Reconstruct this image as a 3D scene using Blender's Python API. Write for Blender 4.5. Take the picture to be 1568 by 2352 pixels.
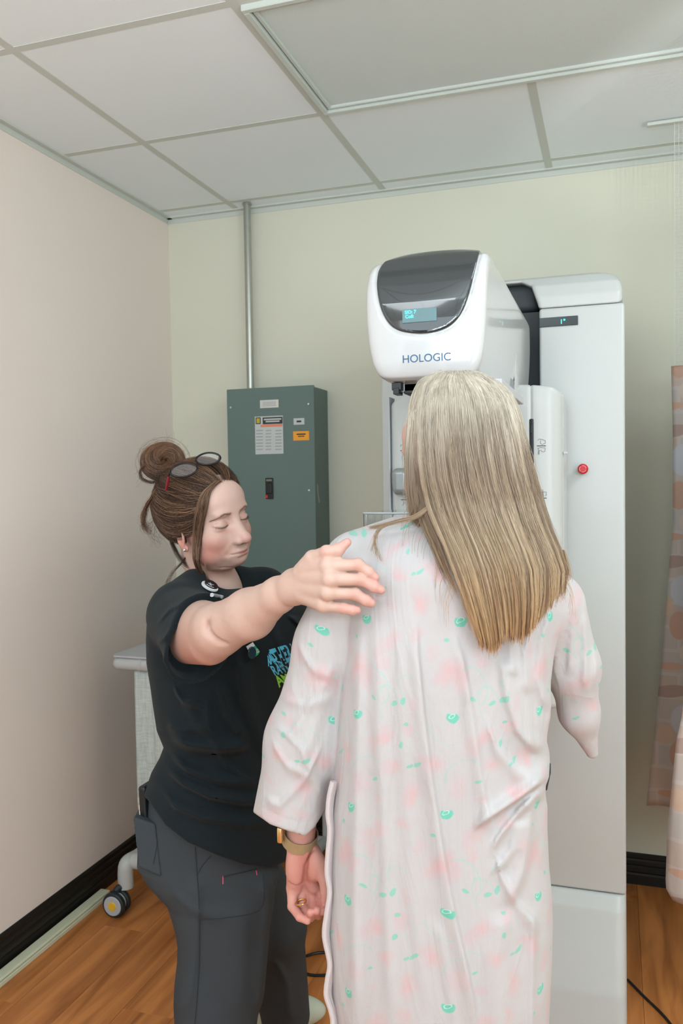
import bpy, bmesh, math, random
import numpy as np
from mathutils import Vector, Matrix, Euler
random.seed(7); RNG = np.random.default_rng(7)
for _o in list(bpy.data.objects): bpy.data.objects.remove(_o, do_unlink=True)
SC = bpy.context.scene
COL = SC.collection
# ------------------------------------------------------------------ camera
CF, CP, CYAW, CR, CD, CZ = 1904.99, .0371, -.3178, -.0155, 3.089, 1.4504
_F = np.array([math.sin(CYAW)*math.cos(CP), math.cos(CYAW)*math.cos(CP), -math.sin(CP)])
_r = np.array([math.cos(CYAW), -math.sin(CYAW), 0.]); _u = np.cross(_r, _F)
_R = _r*math.cos(CR)+_u*math.sin(CR); _U = -_r*math.sin(CR)+_u*math.cos(CR)
CAM = np.array([0., -CD, CZ])
cam_d = bpy.data.cameras.new('camera'); cam = bpy.data.objects.new('camera', cam_d); COL.objects.link(cam)
cam_d.sensor_fit = 'VERTICAL'; cam_d.sensor_height = 36.; cam_d.lens = CF/2352*36.
cam_d.clip_start = .05; cam_d.clip_end = 50
cam.matrix_world = Matrix(((_R[0], _U[0], -_F[0], CAM[0]), (_R[1], _U[1], -_F[1], CAM[1]), (_R[2], _U[2], -_F[2], CAM[2]), (0, 0, 0, 1)))
cam_d.dof.use_dof = True; cam_d.dof.focus_distance = 1.6; cam_d.dof.aperture_fstop = 9.
SC.camera = cam
# ------------------------------------------------------------------ light and exposure
SC.view_settings.view_transform = 'Standard'; SC.view_settings.look = 'None'
SC.view_settings.exposure = 0.68; SC.view_settings.gamma = 1.0; SC.view_settings.use_curve_mapping = False
try:
    SC.cycles.use_denoising = True; SC.cycles.max_bounces = 10; SC.cycles.diffuse_bounces = 4; SC.cycles.glossy_bounces = 4
    SC.cycles.transmission_bounces = 8; SC.cycles.transparent_max_bounces = 12; SC.cycles.caustics_reflective = False
    SC.cycles.caustics_refractive = False; SC.cycles.sample_clamp_indirect = 5
except Exception: pass
world = bpy.data.worlds.new('world'); SC.world = world; world.use_nodes = True
world.node_tree.nodes['Background'].inputs[0].default_value = (.88, .99, 1.05, 1)
world.node_tree.nodes['Background'].inputs[1].default_value = 1.9
def area(name, loc, target, size, power, col=(1, 1, 1), sy=None):
    l = bpy.data.lights.new(name, 'AREA'); l.energy = power; l.color = col; l.size = size
    if sy: l.shape = 'RECTANGLE'; l.size_y = sy
    o = bpy.data.objects.new(name, l); COL.objects.link(o); o.location = loc
    o.rotation_euler = (Vector(target)-Vector(loc)).to_track_quat('-Z', 'Y').to_euler(); return o
area('window_daylight', (2.15, -3.9, 1.55), (-1.6, -1.6, 1.1), 1.8, 42, (.88, .985, 1.06), 1.5)
area('bounced_flash', (-.1, -3.5, 1.75), (-.1, -3.1, 2.6), .9, 18, (.90, .99, 1.06), .9)
area('ceiling_fill_rear', (-.9, -3.6, 2.53), (-.9, -3.4, 0), 1.2, 8, (.90, .99, 1.04), .6)  # added overhead fill out of view, lifts the floor and walls
area('ceiling_fill_side', (1.05, -1.7, 2.53), (1.05, -1.6, 0), .6, 14, (.90, .99, 1.04), 1.2)  # added overhead fill for the dim back wall by the curtains
sp_l = bpy.data.lights.new('ceiling_glow', 'SPOT'); sp_l.energy = 34; sp_l.spot_size = .42; sp_l.spot_blend = .55; sp_l.shadow_soft_size = .01; sp_l.color = (.95, 1., 1.)  # added spot imitating a bright reflection on the ceiling
sp_o = bpy.data.objects.new('ceiling_glow', sp_l); COL.objects.link(sp_o); sp_o.location = (1.3, -2.3, 1.5); sp_o.rotation_euler = (Vector((.36, -.62, 2.54))-Vector((1.3, -2.3, 1.5))).to_track_quat('-Z', 'Y').to_euler()
# ------------------------------------------------------------------ coordinate helpers
def W(u, v, t):                       # a point seen at pixel (u, v) at a depth of t metres along the lens axis
    return CAM+t*(_F+_R*((u-784.)/CF)-_U*((v-1176.)/CF))
def _on(u, v, ax, val):
    d = _F+_R*((u-784.)/CF)-_U*((v-1176.)/CF); return CAM+d*((val-CAM[ax])/d[ax])
def WY(u, v, y): return _on(u, v, 1, y)
def WX(u, v, x): return _on(u, v, 0, x)
def WZ(u, v, z): return _on(u, v, 2, z)
def PX(P):
    q = P-CAM; w = q@_F; w = np.where(np.abs(w) < 1e-3, 1e-3, w)
    return 784+CF*(q@_R)/w, 1176-CF*(q@_U)/w
# ------------------------------------------------------------------ object helpers
def tag(o, label=None, cat=None, group=None, kind=None):
    if label: o['label'] = label
    if cat: o['category'] = cat
    if group: o['group'] = group
    if kind: o['kind'] = kind
    return o
def empty(name, loc, label=None, cat=None, group=None):
    o = bpy.data.objects.new(name, None); COL.objects.link(o); o.location = [float(c) for c in loc]; o.empty_display_size = .05
    return tag(o, label, cat, group)
def link(name, data, mat=None, parent=None, smooth=False):
    o = bpy.data.objects.new(name, data); COL.objects.link(o)
    if mat is not None:
        if len(data.materials) == 0: data.materials.append(mat)
    if parent is not None: o.parent = parent; o.location = -Vector(world_loc(parent))
    if smooth and hasattr(data, 'polygons'): data.polygons.foreach_set('use_smooth', [True]*len(data.polygons))
    return o
def world_loc(o):
    v = Vector(o.location); p = o.parent
    while p is not None: v = v+Vector(p.location); p = p.parent
    return v
class MB:                              # collects simple solids into one mesh
    def __init__(s): s.b = bmesh.new()
    def box(s, a, b, bev=0., seg=2):
        a = np.array(a, float); b = np.array(b, float); lo = np.minimum(a, b); hi = np.maximum(a, b)
        r = bmesh.ops.create_cube(s.b, size=1.); vs = r['verts']
        for v in vs: v.co = Vector([(lo[i]+hi[i])/2+v.co[i]*(hi[i]-lo[i]) for i in range(3)])
        if bev > 0:
            es = list({e for v in vs for e in v.link_edges})
            bmesh.ops.bevel(s.b, geom=es, offset=bev, segments=seg, affect='EDGES', profile=.5)
        return s
    def tube(s, pts, r, n=12, caps=True, closed=False):
        pts = [Vector([float(c) for c in p]) for p in pts]; m = len(pts); rr = r if hasattr(r, '__len__') else [r]*m
        rings = []; up = None
        for i, p in enumerate(pts):
            a = pts[(i-1) % m] if (closed or i > 0) else p; b = pts[(i+1) % m] if (closed or i < m-1) else p
            d = (b-a).normalized()
            if up is None:
                up = Vector((0, 0, 1)) if abs(d.z) < .9 else Vector((1, 0, 0))
            x = d.cross(up).normalized(); up = x.cross(d).normalized()
            rings.append([s.b.verts.new(p+(x*math.cos(2*math.pi*k/n)+up*math.sin(2*math.pi*k/n))*rr[i]) for k in range(n)])
        for i in range(m if closed else m-1):
            A = rings[i]; B = rings[(i+1) % m]
            for k in range(n): s.b.faces.new((A[k], A[(k+1) % n], B[(k+1) % n], B[k]))
        if caps and not closed: s.b.faces.new(rings[0][::-1]); s.b.faces.new(rings[-1])
        return s
    def cyl(s, a, b, r, n=24, bev=0.):
        a = Vector([float(c) for c in a]); b = Vector([float(c) for c in b])
        if bev > 0:
            d = (b-a).normalized()*bev; return s.tube([a, a+d*.001, a+d, b-d, b-d*.001, b], [r-bev, r-bev, r, r, r-bev, r-bev], n)
        return s.tube([a, b], r, n)
    def prism(s, poly, f0, f1):        # poly of 2D points, f0/f1 map a 2D point to 3D
        A = [s.b.verts.new([float(c) for c in f0(p)]) for p in poly]; B = [s.b.verts.new([float(c) for c in f1(p)]) for p in poly]; n = len(poly)
        s.b.faces.new(A[::-1]); s.b.faces.new(B)
        for i in range(n): s.b.faces.new((A[i], A[(i+1) % n], B[(i+1) % n], B[i]))
        return s
    def quad(s, *p):
        s.b.faces.new([s.b.verts.new([float(c) for c in q]) for q in p]); return s
    def ball(s, c, r, n=16, sc=(1, 1, 1)):
        q = bmesh.ops.create_uvsphere(s.b, u_segments=n, v_segments=max(6, n//2), radius=1.)
        for v in q['verts']: v.co = Vector([float(c[i])+v.co[i]*r*sc[i] for i in range(3)])
        return s
    def mesh(s, name):
        bmesh.ops.recalc_face_normals(s.b, faces=s.b.faces); m = bpy.data.meshes.new(name); s.b.to_mesh(m); s.b.free(); return m
    def build(s, name, mat, parent=None, smooth=False):
        o = link(name, s.mesh(name), mat, parent)
        if smooth:
            me = o.data; me.polygons.foreach_set('use_smooth', [True]*len(me.polygons))
            try: me.set_sharp_from_angle(angle=math.radians(35))
            except Exception: pass
        return o
# ------------------------------------------------------------------ materials
def lin(c): 
    return tuple(((x/255.)/12.92 if x/255. <= .04045 else ((x/255.+.055)/1.055)**2.4) for x in c)
def mat(name, rgb, rough=.5, metal=0., noise=0., nscale=30., bump=0., bscale=80., spec=.5, coat=0., attr=None, sss=0., emit=None, sheen=0., vec=None, trans=0., ior=1.45, subr=(1., .35, .2)):
    m = bpy.data.materials.new(name); m.use_nodes = True; nt = m.node_tree; b = nt.nodes['Principled BSDF']; L = nt.links.new
    base = lin(rgb)+(1,); b.inputs['Base Color'].default_value = base; b.inputs['Roughness'].default_value = rough; b.inputs['Metallic'].default_value = metal
    b.inputs['Specular IOR Level'].default_value = spec; b.inputs['Coat Weight'].default_value = coat; b.inputs['IOR'].default_value = ior
    b.inputs['Sheen Weight'].default_value = sheen; b.inputs['Transmission Weight'].default_value = trans
    if sss: b.inputs['Subsurface Weight'].default_value = sss; b.inputs['Subsurface Radius'].default_value = subr; b.inputs['Subsurface Scale'].default_value = .006
    tc = nt.nodes.new('ShaderNodeTexCoord'); out = None
    if attr:
        a = nt.nodes.new('ShaderNodeAttribute'); a.attribute_name = attr; out = a.outputs['Color']; L(out, b.inputs['Base Color'])
    nz = nt.nodes.new('ShaderNodeTexNoise'); nz.inputs['Scale'].default_value = nscale; nz.inputs['Detail'].default_value = 4; L(tc.outputs['Object'], nz.inputs['Vector'])
    if True:
        mx = nt.nodes.new('ShaderNodeMix'); mx.data_type = 'RGBA'; mx.blend_type = 'MULTIPLY'; mx.inputs[0].default_value = 1.
        cr = nt.nodes.new('ShaderNodeMapRange'); cr.inputs[3].default_value = 1-max(noise, .01); cr.inputs[4].default_value = 1+max(noise, .01); L(nz.outputs['Fac'], cr.inputs[0])
        if out is None: mx.inputs[6].default_value = base
        else: L(out, mx.inputs[6])
        L(cr.outputs[0], mx.inputs[7]); L(mx.outputs[2], b.inputs['Base Color'])
    if bump:
        n2 = nt.nodes.new('ShaderNodeTexNoise'); n2.inputs['Scale'].default_value = bscale; n2.inputs['Detail'].default_value = 5; L(tc.outputs['Object'], n2.inputs['Vector'])
        bp = nt.nodes.new('ShaderNodeBump'); bp.inputs['Strength'].default_value = bump; bp.inputs['Distance'].default_value = .004; L(n2.outputs['Fac'], bp.inputs['Height']); L(bp.outputs[0], b.inputs['Normal'])
    if emit: b.inputs['Emission Color'].default_value = lin(emit[0])+(1,); b.inputs['Emission Strength'].default_value = emit[1]
    return m
# ------------------------------------------------------------------ signed distance modelling
f32 = np.float32; DEBUG_T = False
def nrm(v): v = np.array(v, float); return v/np.linalg.norm(v)
def cone(P, a, b, ra, rb):
    a = np.asarray(a, f32); b = np.asarray(b, f32); pa = P-a; ba = b-a; h = np.clip(pa@ba/max(float(ba@ba), 1e-12), 0, 1)
    return np.linalg.norm(pa-h[:, None]*ba, axis=1)-(ra+(rb-ra)*h)
def chain(P, pts, rs, k=.006):
    d = None
    for i in range(len(pts)-1):
        e = cone(P, pts[i], pts[i+1], rs[i], rs[i+1]); d = e if d is None else smin(d, e, k)
    return d
def ell(P, c, r, M=None):
    q = P-np.asarray(c, f32)
    if M is not None: q = q@np.asarray(M, f32)
    r = np.asarray(r, f32); q1 = q/r; k0 = np.linalg.norm(q1, axis=1); k1 = np.linalg.norm(q1/r, axis=1)
    return k0*(k0-1)/np.maximum(k1, 1e-6)
def smin(a, b, k):
    h = np.maximum(k-np.abs(a-b), 0)/k; return np.minimum(a, b)-h*h*k*.25
def smax(a, b, k): return -smin(-a, -b, k)
def rot(ax, ang):
    return np.array(Matrix.Rotation(ang, 3, ax), float)
def poly2(x, y, pts):                   # exact 2D polygon distance
    pts = np.asarray(pts, float); n = len(pts); d = np.full(x.shape, 1e9); s = np.ones(x.shape); x = np.asarray(x, float)
    for i in range(n):
        a = pts[i]; b = pts[i-1]; ex, ey = b-a; wx = x-a[0]; wy = y-a[1]
        t = np.clip((wx*ex+wy*ey)/(ex*ex+ey*ey), 0, 1); bx = wx-ex*t; by = wy-ey*t; d = np.minimum(d, bx*bx+by*by)
        c1 = y >= a[1]; c2 = y < b[1]; c3 = ex*wy > ey*wx
        s = np.where((c1 & c2 & c3) | (~c1 & ~c2 & ~c3), -s, s)
    return s*np.sqrt(d)
class Poly:                             # polygon distance baked on a fine grid, read bilinearly
    def __init__(s, pts, pad=.06, res=.0015):
        pts = np.asarray(pts, float); s.o = pts.min(0)-pad; n = np.ceil((pts.max(0)+pad-s.o)/res).astype(int)+1; s.r = res; s.n = n
        X, Y = np.meshgrid(s.o[0]+np.arange(n[0])*res, s.o[1]+np.arange(n[1])*res, indexing='ij'); s.g = poly2(X.ravel(), Y.ravel(), pts).reshape(n).astype(f32)
    def __call__(s, x, y):
        a = np.clip((x-s.o[0])/s.r, 0, s.n[0]-1.001); b = np.clip((y-s.o[1])/s.r, 0, s.n[1]-1.001); i = a.astype(int); j = b.astype(int); a = (a-i).astype(f32); b = (b-j).astype(f32); g = s.g
        return (g[i, j]*(1-a)+g[i+1, j]*a)*(1-b)+(g[i, j+1]*(1-a)+g[i+1, j+1]*a)*b
def smooth_poly(pts, n=3):
    pts = [np.array(p, float) for p in pts]
    for _ in range(n):
        q = []
        for i in range(len(pts)): a = pts[i]; b = pts[(i+1) % len(pts)]; q += [a*.75+b*.25, a*.25+b*.75]
        pts = q
    return np.array(pts)
def catmull(pts, n=8):
    pts = np.array(pts, float); P = np.vstack([2*pts[0]-pts[1], pts, 2*pts[-1]-pts[-2]]); out = []
    for i in range(1, len(P)-2):
        for k in range(n):
            t = k/n; a, b, c, d = P[i-1], P[i], P[i+1], P[i+2]
            out.append(.5*((2*b)+(-a+c)*t+(2*a-5*b+4*c-d)*t*t+(-a+3*b-3*c+d)*t**3))
    out.append(pts[-1]); return np.array(out)
def sdf_mesh(name, f, lo, hi, h, lip=1.6, colf=None, vecf=None):
    B = 4; lo = np.array(lo, float); hi = np.array(hi, float); nb = np.ceil((hi-lo)/(h*B)).astype(int); lo32 = lo.astype(f32)
    nb = (np.ceil(nb/4)*4).astype(int); g = np.stack(np.meshgrid(*[np.arange(n//4) for n in nb], indexing='ij'), -1).reshape(-1, 3)
    d = np.concatenate([f(lo32+(g[i:i+200000]+.5).astype(f32)*f32(h*B*4)) for i in range(0, len(g), 200000)]); g = g[np.abs(d) < B*4*h*.9*lip+h]
    g = (g[:, None, :]*4+np.stack(np.meshgrid(*[np.arange(4)]*3, indexing='ij'), -1).reshape(1, -1, 3)).reshape(-1, 3); act = []; _t0 = __import__('time').time()
    for i in range(0, len(g), 400000):
        q = g[i:i+400000]; P = (lo32+(q+.5).astype(f32)*f32(h*B)); d = f(P); act.append(q[np.abs(d) < B*h*.9*lip+h])
    act = np.concatenate(act); dims = nb*B+2
    def key(c): return (c[..., 0]+1)*(dims[1]+2)*(dims[2]+2)+(c[..., 1]+1)*(dims[2]+2)+(c[..., 2]+1)
    o5 = np.stack(np.meshgrid(*[np.arange(B+1)]*3, indexing='ij'), -1).reshape(-1, 3)
    co = np.array([[0, 0, 0], [1, 0, 0], [0, 1, 0], [1, 1, 0], [0, 0, 1], [1, 0, 1], [0, 1, 1], [1, 1, 1]])
    ed = [(0, 1), (2, 3), (4, 5), (6, 7), (0, 2), (1, 3), (4, 6), (5, 7), (0, 4), (1, 5), (2, 6), (3, 7)]
    VK = []; VP = []; QK = []
    for i in range(0, len(act), 3000):
        a = act[i:i+3000]*B; idx = a[:, None, :]+o5[None]; P = lo32+idx.reshape(-1, 3).astype(f32)*f32(h)
        D = f(P).reshape(len(a), B+1, B+1, B+1); ins = D < 0
        s = sum(ins[:, c[0]:c[0]+B, c[1]:c[1]+B, c[2]:c[2]+B].astype(np.int8) for c in co); bi, x, y, z = np.nonzero((s > 0) & (s < 8))
        if len(bi) == 0: continue
        C8 = np.stack([D[bi, x+c[0], y+c[1], z+c[2]] for c in co], 1); acc = np.zeros((len(bi), 3)); cnt = np.zeros(len(bi))
        for e0, e1 in ed:
            d0 = C8[:, e0]; d1 = C8[:, e1]; m = (d0 < 0) != (d1 < 0); t = np.where(m, d0/np.where(m, d0-d1, 1), 0)
            acc += np.where(m[:, None], co[e0]+t[:, None]*(co[e1]-co[e0]), 0); cnt += m
        cell = a[bi]+np.stack([x, y, z], 1); VK.append(key(cell)); VP.append(lo+(cell+acc/cnt[:, None])*h)
        for ax in range(3):
            c = [0, 0, 0]; c[ax] = 1; A = ins[:, :B, :B, :B]; E = ins[:, c[0]:c[0]+B, c[1]:c[1]+B, c[2]:c[2]+B]
            bi, x, y, z = np.nonzero(A != E); cell = a[bi]+np.stack([x, y, z], 1); fl = A[bi, x, y, z]
            o1 = np.zeros(3, int); o2 = np.zeros(3, int); o1[(ax+1) % 3] = 1; o2[(ax+2) % 3] = 1
            q = np.stack([key(cell-o1-o2), key(cell-o2), key(cell), key(cell-o1)], 1); q[~fl] = q[~fl][:, ::-1]; QK.append(q)
    if DEBUG_T: print('SDF', name, len(act), round(__import__('time').time()-_t0, 1))
    VK = np.concatenate(VK); VP = np.concatenate(VP); QK = np.concatenate(QK)
    o = np.argsort(VK); VK = VK[o]; VP = VP[o]; Q = np.searchsorted(VK, QK); Q = np.minimum(Q, len(VK)-1); ok = (VK[Q] == QK).all(1); Q = Q[ok]
    e = h*.5; V = VP.astype(f32)
    for _ in range(1):
        d = f(V); G = np.stack([(f(V+np.array(v, f32)*f32(e))-d)/e for v in ((1, 0, 0), (0, 1, 0), (0, 0, 1))], 1)
        st = d/np.maximum((G**2).sum(1), .05); V = V-(np.clip(st, -h, h)[:, None]*G).astype(f32)
    me = bpy.data.meshes.new(name); me.vertices.add(len(V)); me.vertices.foreach_set('co', V.astype(f32).ravel())
    me.loops.add(len(Q)*4); me.loops.foreach_set('vertex_index', Q.ravel().astype(np.int32)); me.polygons.add(len(Q))
    me.polygons.foreach_set('loop_start', np.arange(0, len(Q)*4, 4, dtype=np.int32)); me.polygons.foreach_set('loop_total', np.full(len(Q), 4, np.int32))
    me.update(calc_edges=True); me.polygons.foreach_set('use_smooth', np.ones(len(Q), bool))
    if colf is not None:
        C = colf(V); at = me.color_attributes.new('Col', 'FLOAT_COLOR', 'POINT'); at.data.foreach_set('color', np.hstack([C, np.ones((len(V), 1))]).astype(f32).ravel())
    if vecf is not None:
        at = me.attributes.new('cloth', 'FLOAT_VECTOR', 'POINT'); at.data.foreach_set('vector', vecf(V).astype(f32).ravel())
    return me
def march(f, u, v, t0=.6, t1=3., n=60):   # first point of a surface along sight lines
    u = np.atleast_1d(np.asarray(u, float)); v = np.atleast_1d(np.asarray(v, float)); t = np.full(len(u), t0)
    for _ in range(n):
        P = CAM+t[:, None]*(_F+np.outer((u-784)/CF, _R)-np.outer((v-1176)/CF, _U)); d = f(P.astype(f32)); t = np.minimum(t+d*.6, t1)
    return CAM+t[:, None]*(_F+np.outer((u-784)/CF, _R)-np.outer((v-1176)/CF, _U))
def strands(name, paths, r0, r1, material, parent):
    c = bpy.data.hair_curves.new(name); sz = [len(p) for p in paths]; c.add_curves(sz)
    P = np.concatenate(paths).astype(f32); c.attributes['position'].data.foreach_set('vector', P.ravel())
    R = np.concatenate([np.linspace(r0, r1, n) for n in sz]).astype(f32)
    at = c.attributes.get('radius') or c.attributes.new('radius', 'FLOAT', 'POINT'); at.data.foreach_set('value', R)
    return link(name, c, material, parent)
def hair_mat(name, stops, rnd=.35, rough=.42):   # stops: (height z, rgb); strands vary individually
    m = bpy.data.materials.new(name); m.use_nodes = True; nt = m.node_tree; b = nt.nodes['Principled BSDF']; L = nt.links.new
    g = nt.nodes.new('ShaderNodeNewGeometry'); sx = nt.nodes.new('ShaderNodeSeparateXYZ'); L(g.outputs['Position'], sx.inputs[0])
    hi = nt.nodes.new('ShaderNodeHairInfo'); z0, z1 = stops[0][0], stops[-1][0]
    nz = nt.nodes.new('ShaderNodeTexNoise'); nz.inputs['Scale'].default_value = 1.; nz.inputs['Detail'].default_value = 2
    mp = nt.nodes.new('ShaderNodeMapping'); mp.inputs['Scale'].default_value = (55, 55, 7); L(g.outputs['Position'], mp.inputs[0]); L(mp.outputs[0], nz.inputs['Vector'])
    mr = nt.nodes.new('ShaderNodeMapRange'); mr.inputs[1].default_value = z0; mr.inputs[2].default_value = z1; L(sx.outputs[2], mr.inputs[0])
    ad = nt.nodes.new('ShaderNodeMath'); ad.operation = 'MULTIPLY_ADD'; L(nz.outputs['Fac'], ad.inputs[0]); ad.inputs[1].default_value = .30
    a2 = nt.nodes.new('ShaderNodeMath'); a2.operation = 'ADD'; a2.inputs[1].default_value = -.15; L(mr.outputs[0], a2.inputs[0]); L(a2.outputs[0], ad.inputs[2])
    cr = nt.nodes.new('ShaderNodeValToRGB'); e = cr.color_ramp.elements
    for i, (z, c) in enumerate(stops):
        p = (z-z0)/(z1-z0)
        if i < 2: e[i].position = p if i == 0 else p; el = e[i]
        else: el = e.new(p)
        el.color = lin(c)+(1,)
    L(ad.outputs[0], cr.inputs[0])
    hm = nt.nodes.new('ShaderNodeMapRange'); hm.inputs[3].default_value = .8*(1-rnd); hm.inputs[4].default_value = .8*(1+rnd)
    mm = nt.nodes.new('ShaderNodeMath'); mm.operation = 'ADD'; L(hi.outputs['Random'], mm.inputs[0]); L(nz.outputs['Fac'], mm.inputs[1])
    m2 = nt.nodes.new('ShaderNodeMath'); m2.operation = 'MULTIPLY'; m2.inputs[1].default_value = .5; L(mm.outputs[0], m2.inputs[0]); L(m2.outputs[0], hm.inputs[0])
    mx = nt.nodes.new('ShaderNodeMix'); mx.data_type = 'RGBA'; mx.blend_type = 'MULTIPLY'; mx.inputs[0].default_value = 1
    L(cr.outputs[0], mx.inputs[6]); L(hm.outputs[0], mx.inputs[7]); L(mx.outputs[2], b.inputs['Base Color'])
    b.inputs['Roughness'].default_value = rough; b.inputs['Specular IOR Level'].default_value = .35
    return m
# ------------------------------------------------------------------ room
M = {}
M['wall_pink'] = mat('wall_paint_pinkish', (238, 227, 218), .85, noise=.012, nscale=6, bump=.05, bscale=220)
M['wall_beige'] = mat('wall_paint_beige', (220, 220, 203), .85, noise=.012, nscale=6, bump=.05, bscale=220)
M['tile'] = mat('ceiling_tile_white', (238, 247, 250), .9, noise=.02, nscale=120, bump=.12, bscale=300)
M['grid'] = mat('ceiling_grid_metal', (204, 210, 203), .85, noise=.01)
M['black_trim'] = mat('baseboard_black_vinyl', (27, 25, 22), .38, noise=.15, nscale=20, spec=.4)
M['ivory'] = mat('raceway_ivory_plastic', (214, 218, 190), .5, noise=.03)
M['white'] = mat('enamel_white', (190, 195, 193), .32, noise=.008, spec=.5)
M['white_gloss'] = mat('gloss_white_shell', (192, 194, 194), .2, noise=.006, spec=.5, coat=.3)
M['grey_light'] = mat('light_grey_plastic', (186, 190, 194), .45)
M['silver'] = mat('silver_paint', (150, 158, 158), .25, metal=.35)
M['black'] = mat('black_plastic', (18, 22, 25), .4)
M['charcoal'] = mat('charcoal_rubber', (38, 46, 50), .55)
M['panel'] = mat('panel_grey_green_enamel', (98, 120, 116), .42, noise=.03, nscale=14, bump=.08, bscale=260)
M['metal'] = mat('galvanised_steel', (176, 180, 172), .32, metal=.8, noise=.1, nscale=25)
M['screw'] = mat('screw_zinc', (205, 210, 205), .35, metal=.6)
M['paper'] = mat('label_paper', (196, 203, 202), .6)
M['orange'] = mat('label_orange', (244, 166, 46), .5)
M['ink'] = mat('ink_dark', (48, 54, 58), .6)
M['red'] = mat('button_red', (196, 34, 44), .3, coat=.3)
M['navy_ink'] = mat('ink_blue', (38, 88, 124), .4)
M['led'] = mat('led_cyan', (60, 220, 225), .4, emit=((70, 225, 228), 1.6))
M['diffuser'] = mat('unlit_diffuser', (212, 223, 222), .45, noise=.015, nscale=200, bump=.15, bscale=500)
M['aluminium'] = mat('fixture_frame_enamel', (200, 210, 204), .3, noise=.01)
def glass_mat(name, rgb, rough=.02, alpha=None):
    m = mat(name, rgb, rough, trans=1., ior=1.45); return m
M['clear'] = glass_mat('clear_acrylic', (238, 244, 246))
XL, XR, YB, YF, HC = -1.752, 2.25, 0., -5.4, 2.547
def struct(o): o['kind'] = 'structure'; return o
struct(MB().box((XL-.12, YF, -.05), (XL, YB+.12, HC+.1)).build('wall_left', M['wall_pink']))
struct(MB().box((XL, YB, -.05), (XR, YB+.12, HC+.1)).build('wall_back', M['wall_beige']))
struct(MB().box((XR, YF, -.05), (XR+.12, YB+.12, HC+.1)).build('wall_right', M['wall_beige']))
# panels standing in for red cabinets and teal screen, added for visor to reflect
M['reflected_red'] = mat('reflected_dark_red', (92, 34, 36), .4); M['reflected_teal'] = mat('reflected_dark_teal', (24, 58, 66), .3)
for _n, _x0, _x1, _m in (('reflected_panel_1', -.25, .55, 'reflected_teal'), ('reflected_panel_2', -1.55, -.95, 'reflected_red'), ('reflected_panel_3', 1.1, 1.6, 'reflected_red')):
    _d = struct(MB().box((_x0, YF+.05, 0), (_x1, YF+.1, 2.02), .004).build(_n, M[_m])); MB().cyl((_x1-.08, YF+.1, 1.0), (_x1-.08, YF+.15, 1.0), .02, 12).build('panel_knob', M['screw'], _d)
# floor: planks laid towards the back wall
def wood_mat(name, a, b):
    m = mat(name, a, .36, bump=.0, spec=.35); nt = m.node_tree; L = nt.links.new; bs = nt.nodes['Principled BSDF']
    oi = nt.nodes.new('ShaderNodeObjectInfo'); tc = nt.nodes.new('ShaderNodeTexCoord'); ad = nt.nodes.new('ShaderNodeVectorMath'); ad.operation = 'MULTIPLY_ADD'
    L(oi.outputs['Location'], ad.inputs[0]); ad.inputs[1].default_value = (3.3, 1.7, 0); L(tc.outputs['Object'], ad.inputs[2])
    mp = nt.nodes.new('ShaderNodeMapping'); mp.inputs['Scale'].default_value = (16, 1.5, 1); L(ad.outputs[0], mp.inputs[0])
    n1 = nt.nodes.new('ShaderNodeTexNoise'); n1.inputs['Scale'].default_value = 1.2; n1.inputs['Detail'].default_value = 7; n1.inputs['Distortion'].default_value = .8; L(mp.outputs[0], n1.inputs['Vector'])
    cr = nt.nodes.new('ShaderNodeValToRGB'); e = cr.color_ramp.elements; e[0].position = .28; e[0].color = lin(b)+(1,); e[1].position = .62; e[1].color = lin(a)+(1,); L(n1.outputs['Fac'], cr.inputs[0])
    hs = nt.nodes.new('ShaderNodeHueSaturation'); mr = nt.nodes.new('ShaderNodeMapRange'); mr.inputs[3].default_value = .95; mr.inputs[4].default_value = 1.05
    L(oi.outputs['Random'], mr.inputs[0]); L(mr.outputs[0], hs.inputs['Value']); L(cr.outputs[0], hs.inputs['Color']); L(hs.outputs[0], bs.inputs['Base Color']); return m
M['wood'] = wood_mat('wood_vinyl_plank', (208, 136, 76), (150, 88, 42))
fl = struct(MB().box((XL, YF, -.06), (XR, YB, -.004)).build('floor', M['charcoal']))
pw, pl = .152, 1.22
pm = MB().box((-pw/2+.0004, -pl/2+.0004, -.004), (pw/2-.0004, pl/2-.0004, 0), .0006, 1).mesh('floor_plank'); pm.materials.append(M['wood'])
ix = 0; x = XL
while x < XR-.01:
    off = (ix*0.43) % pl; y = YB+off
    while y-pl/2 > YF-.6:
        y0, y1 = max(y-pl, YF), min(y, YB)
        if y1-y0 > .05:
            o = bpy.data.objects.new('floor_plank', pm); COL.objects.link(o); o.parent = fl; o.location = (min(x+pw/2, XR-pw/2), (y0+y1)/2, 0); o.scale = (1, (y1-y0)/pl, 1)
        y -= pl
    x += pw; ix += 1
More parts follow.
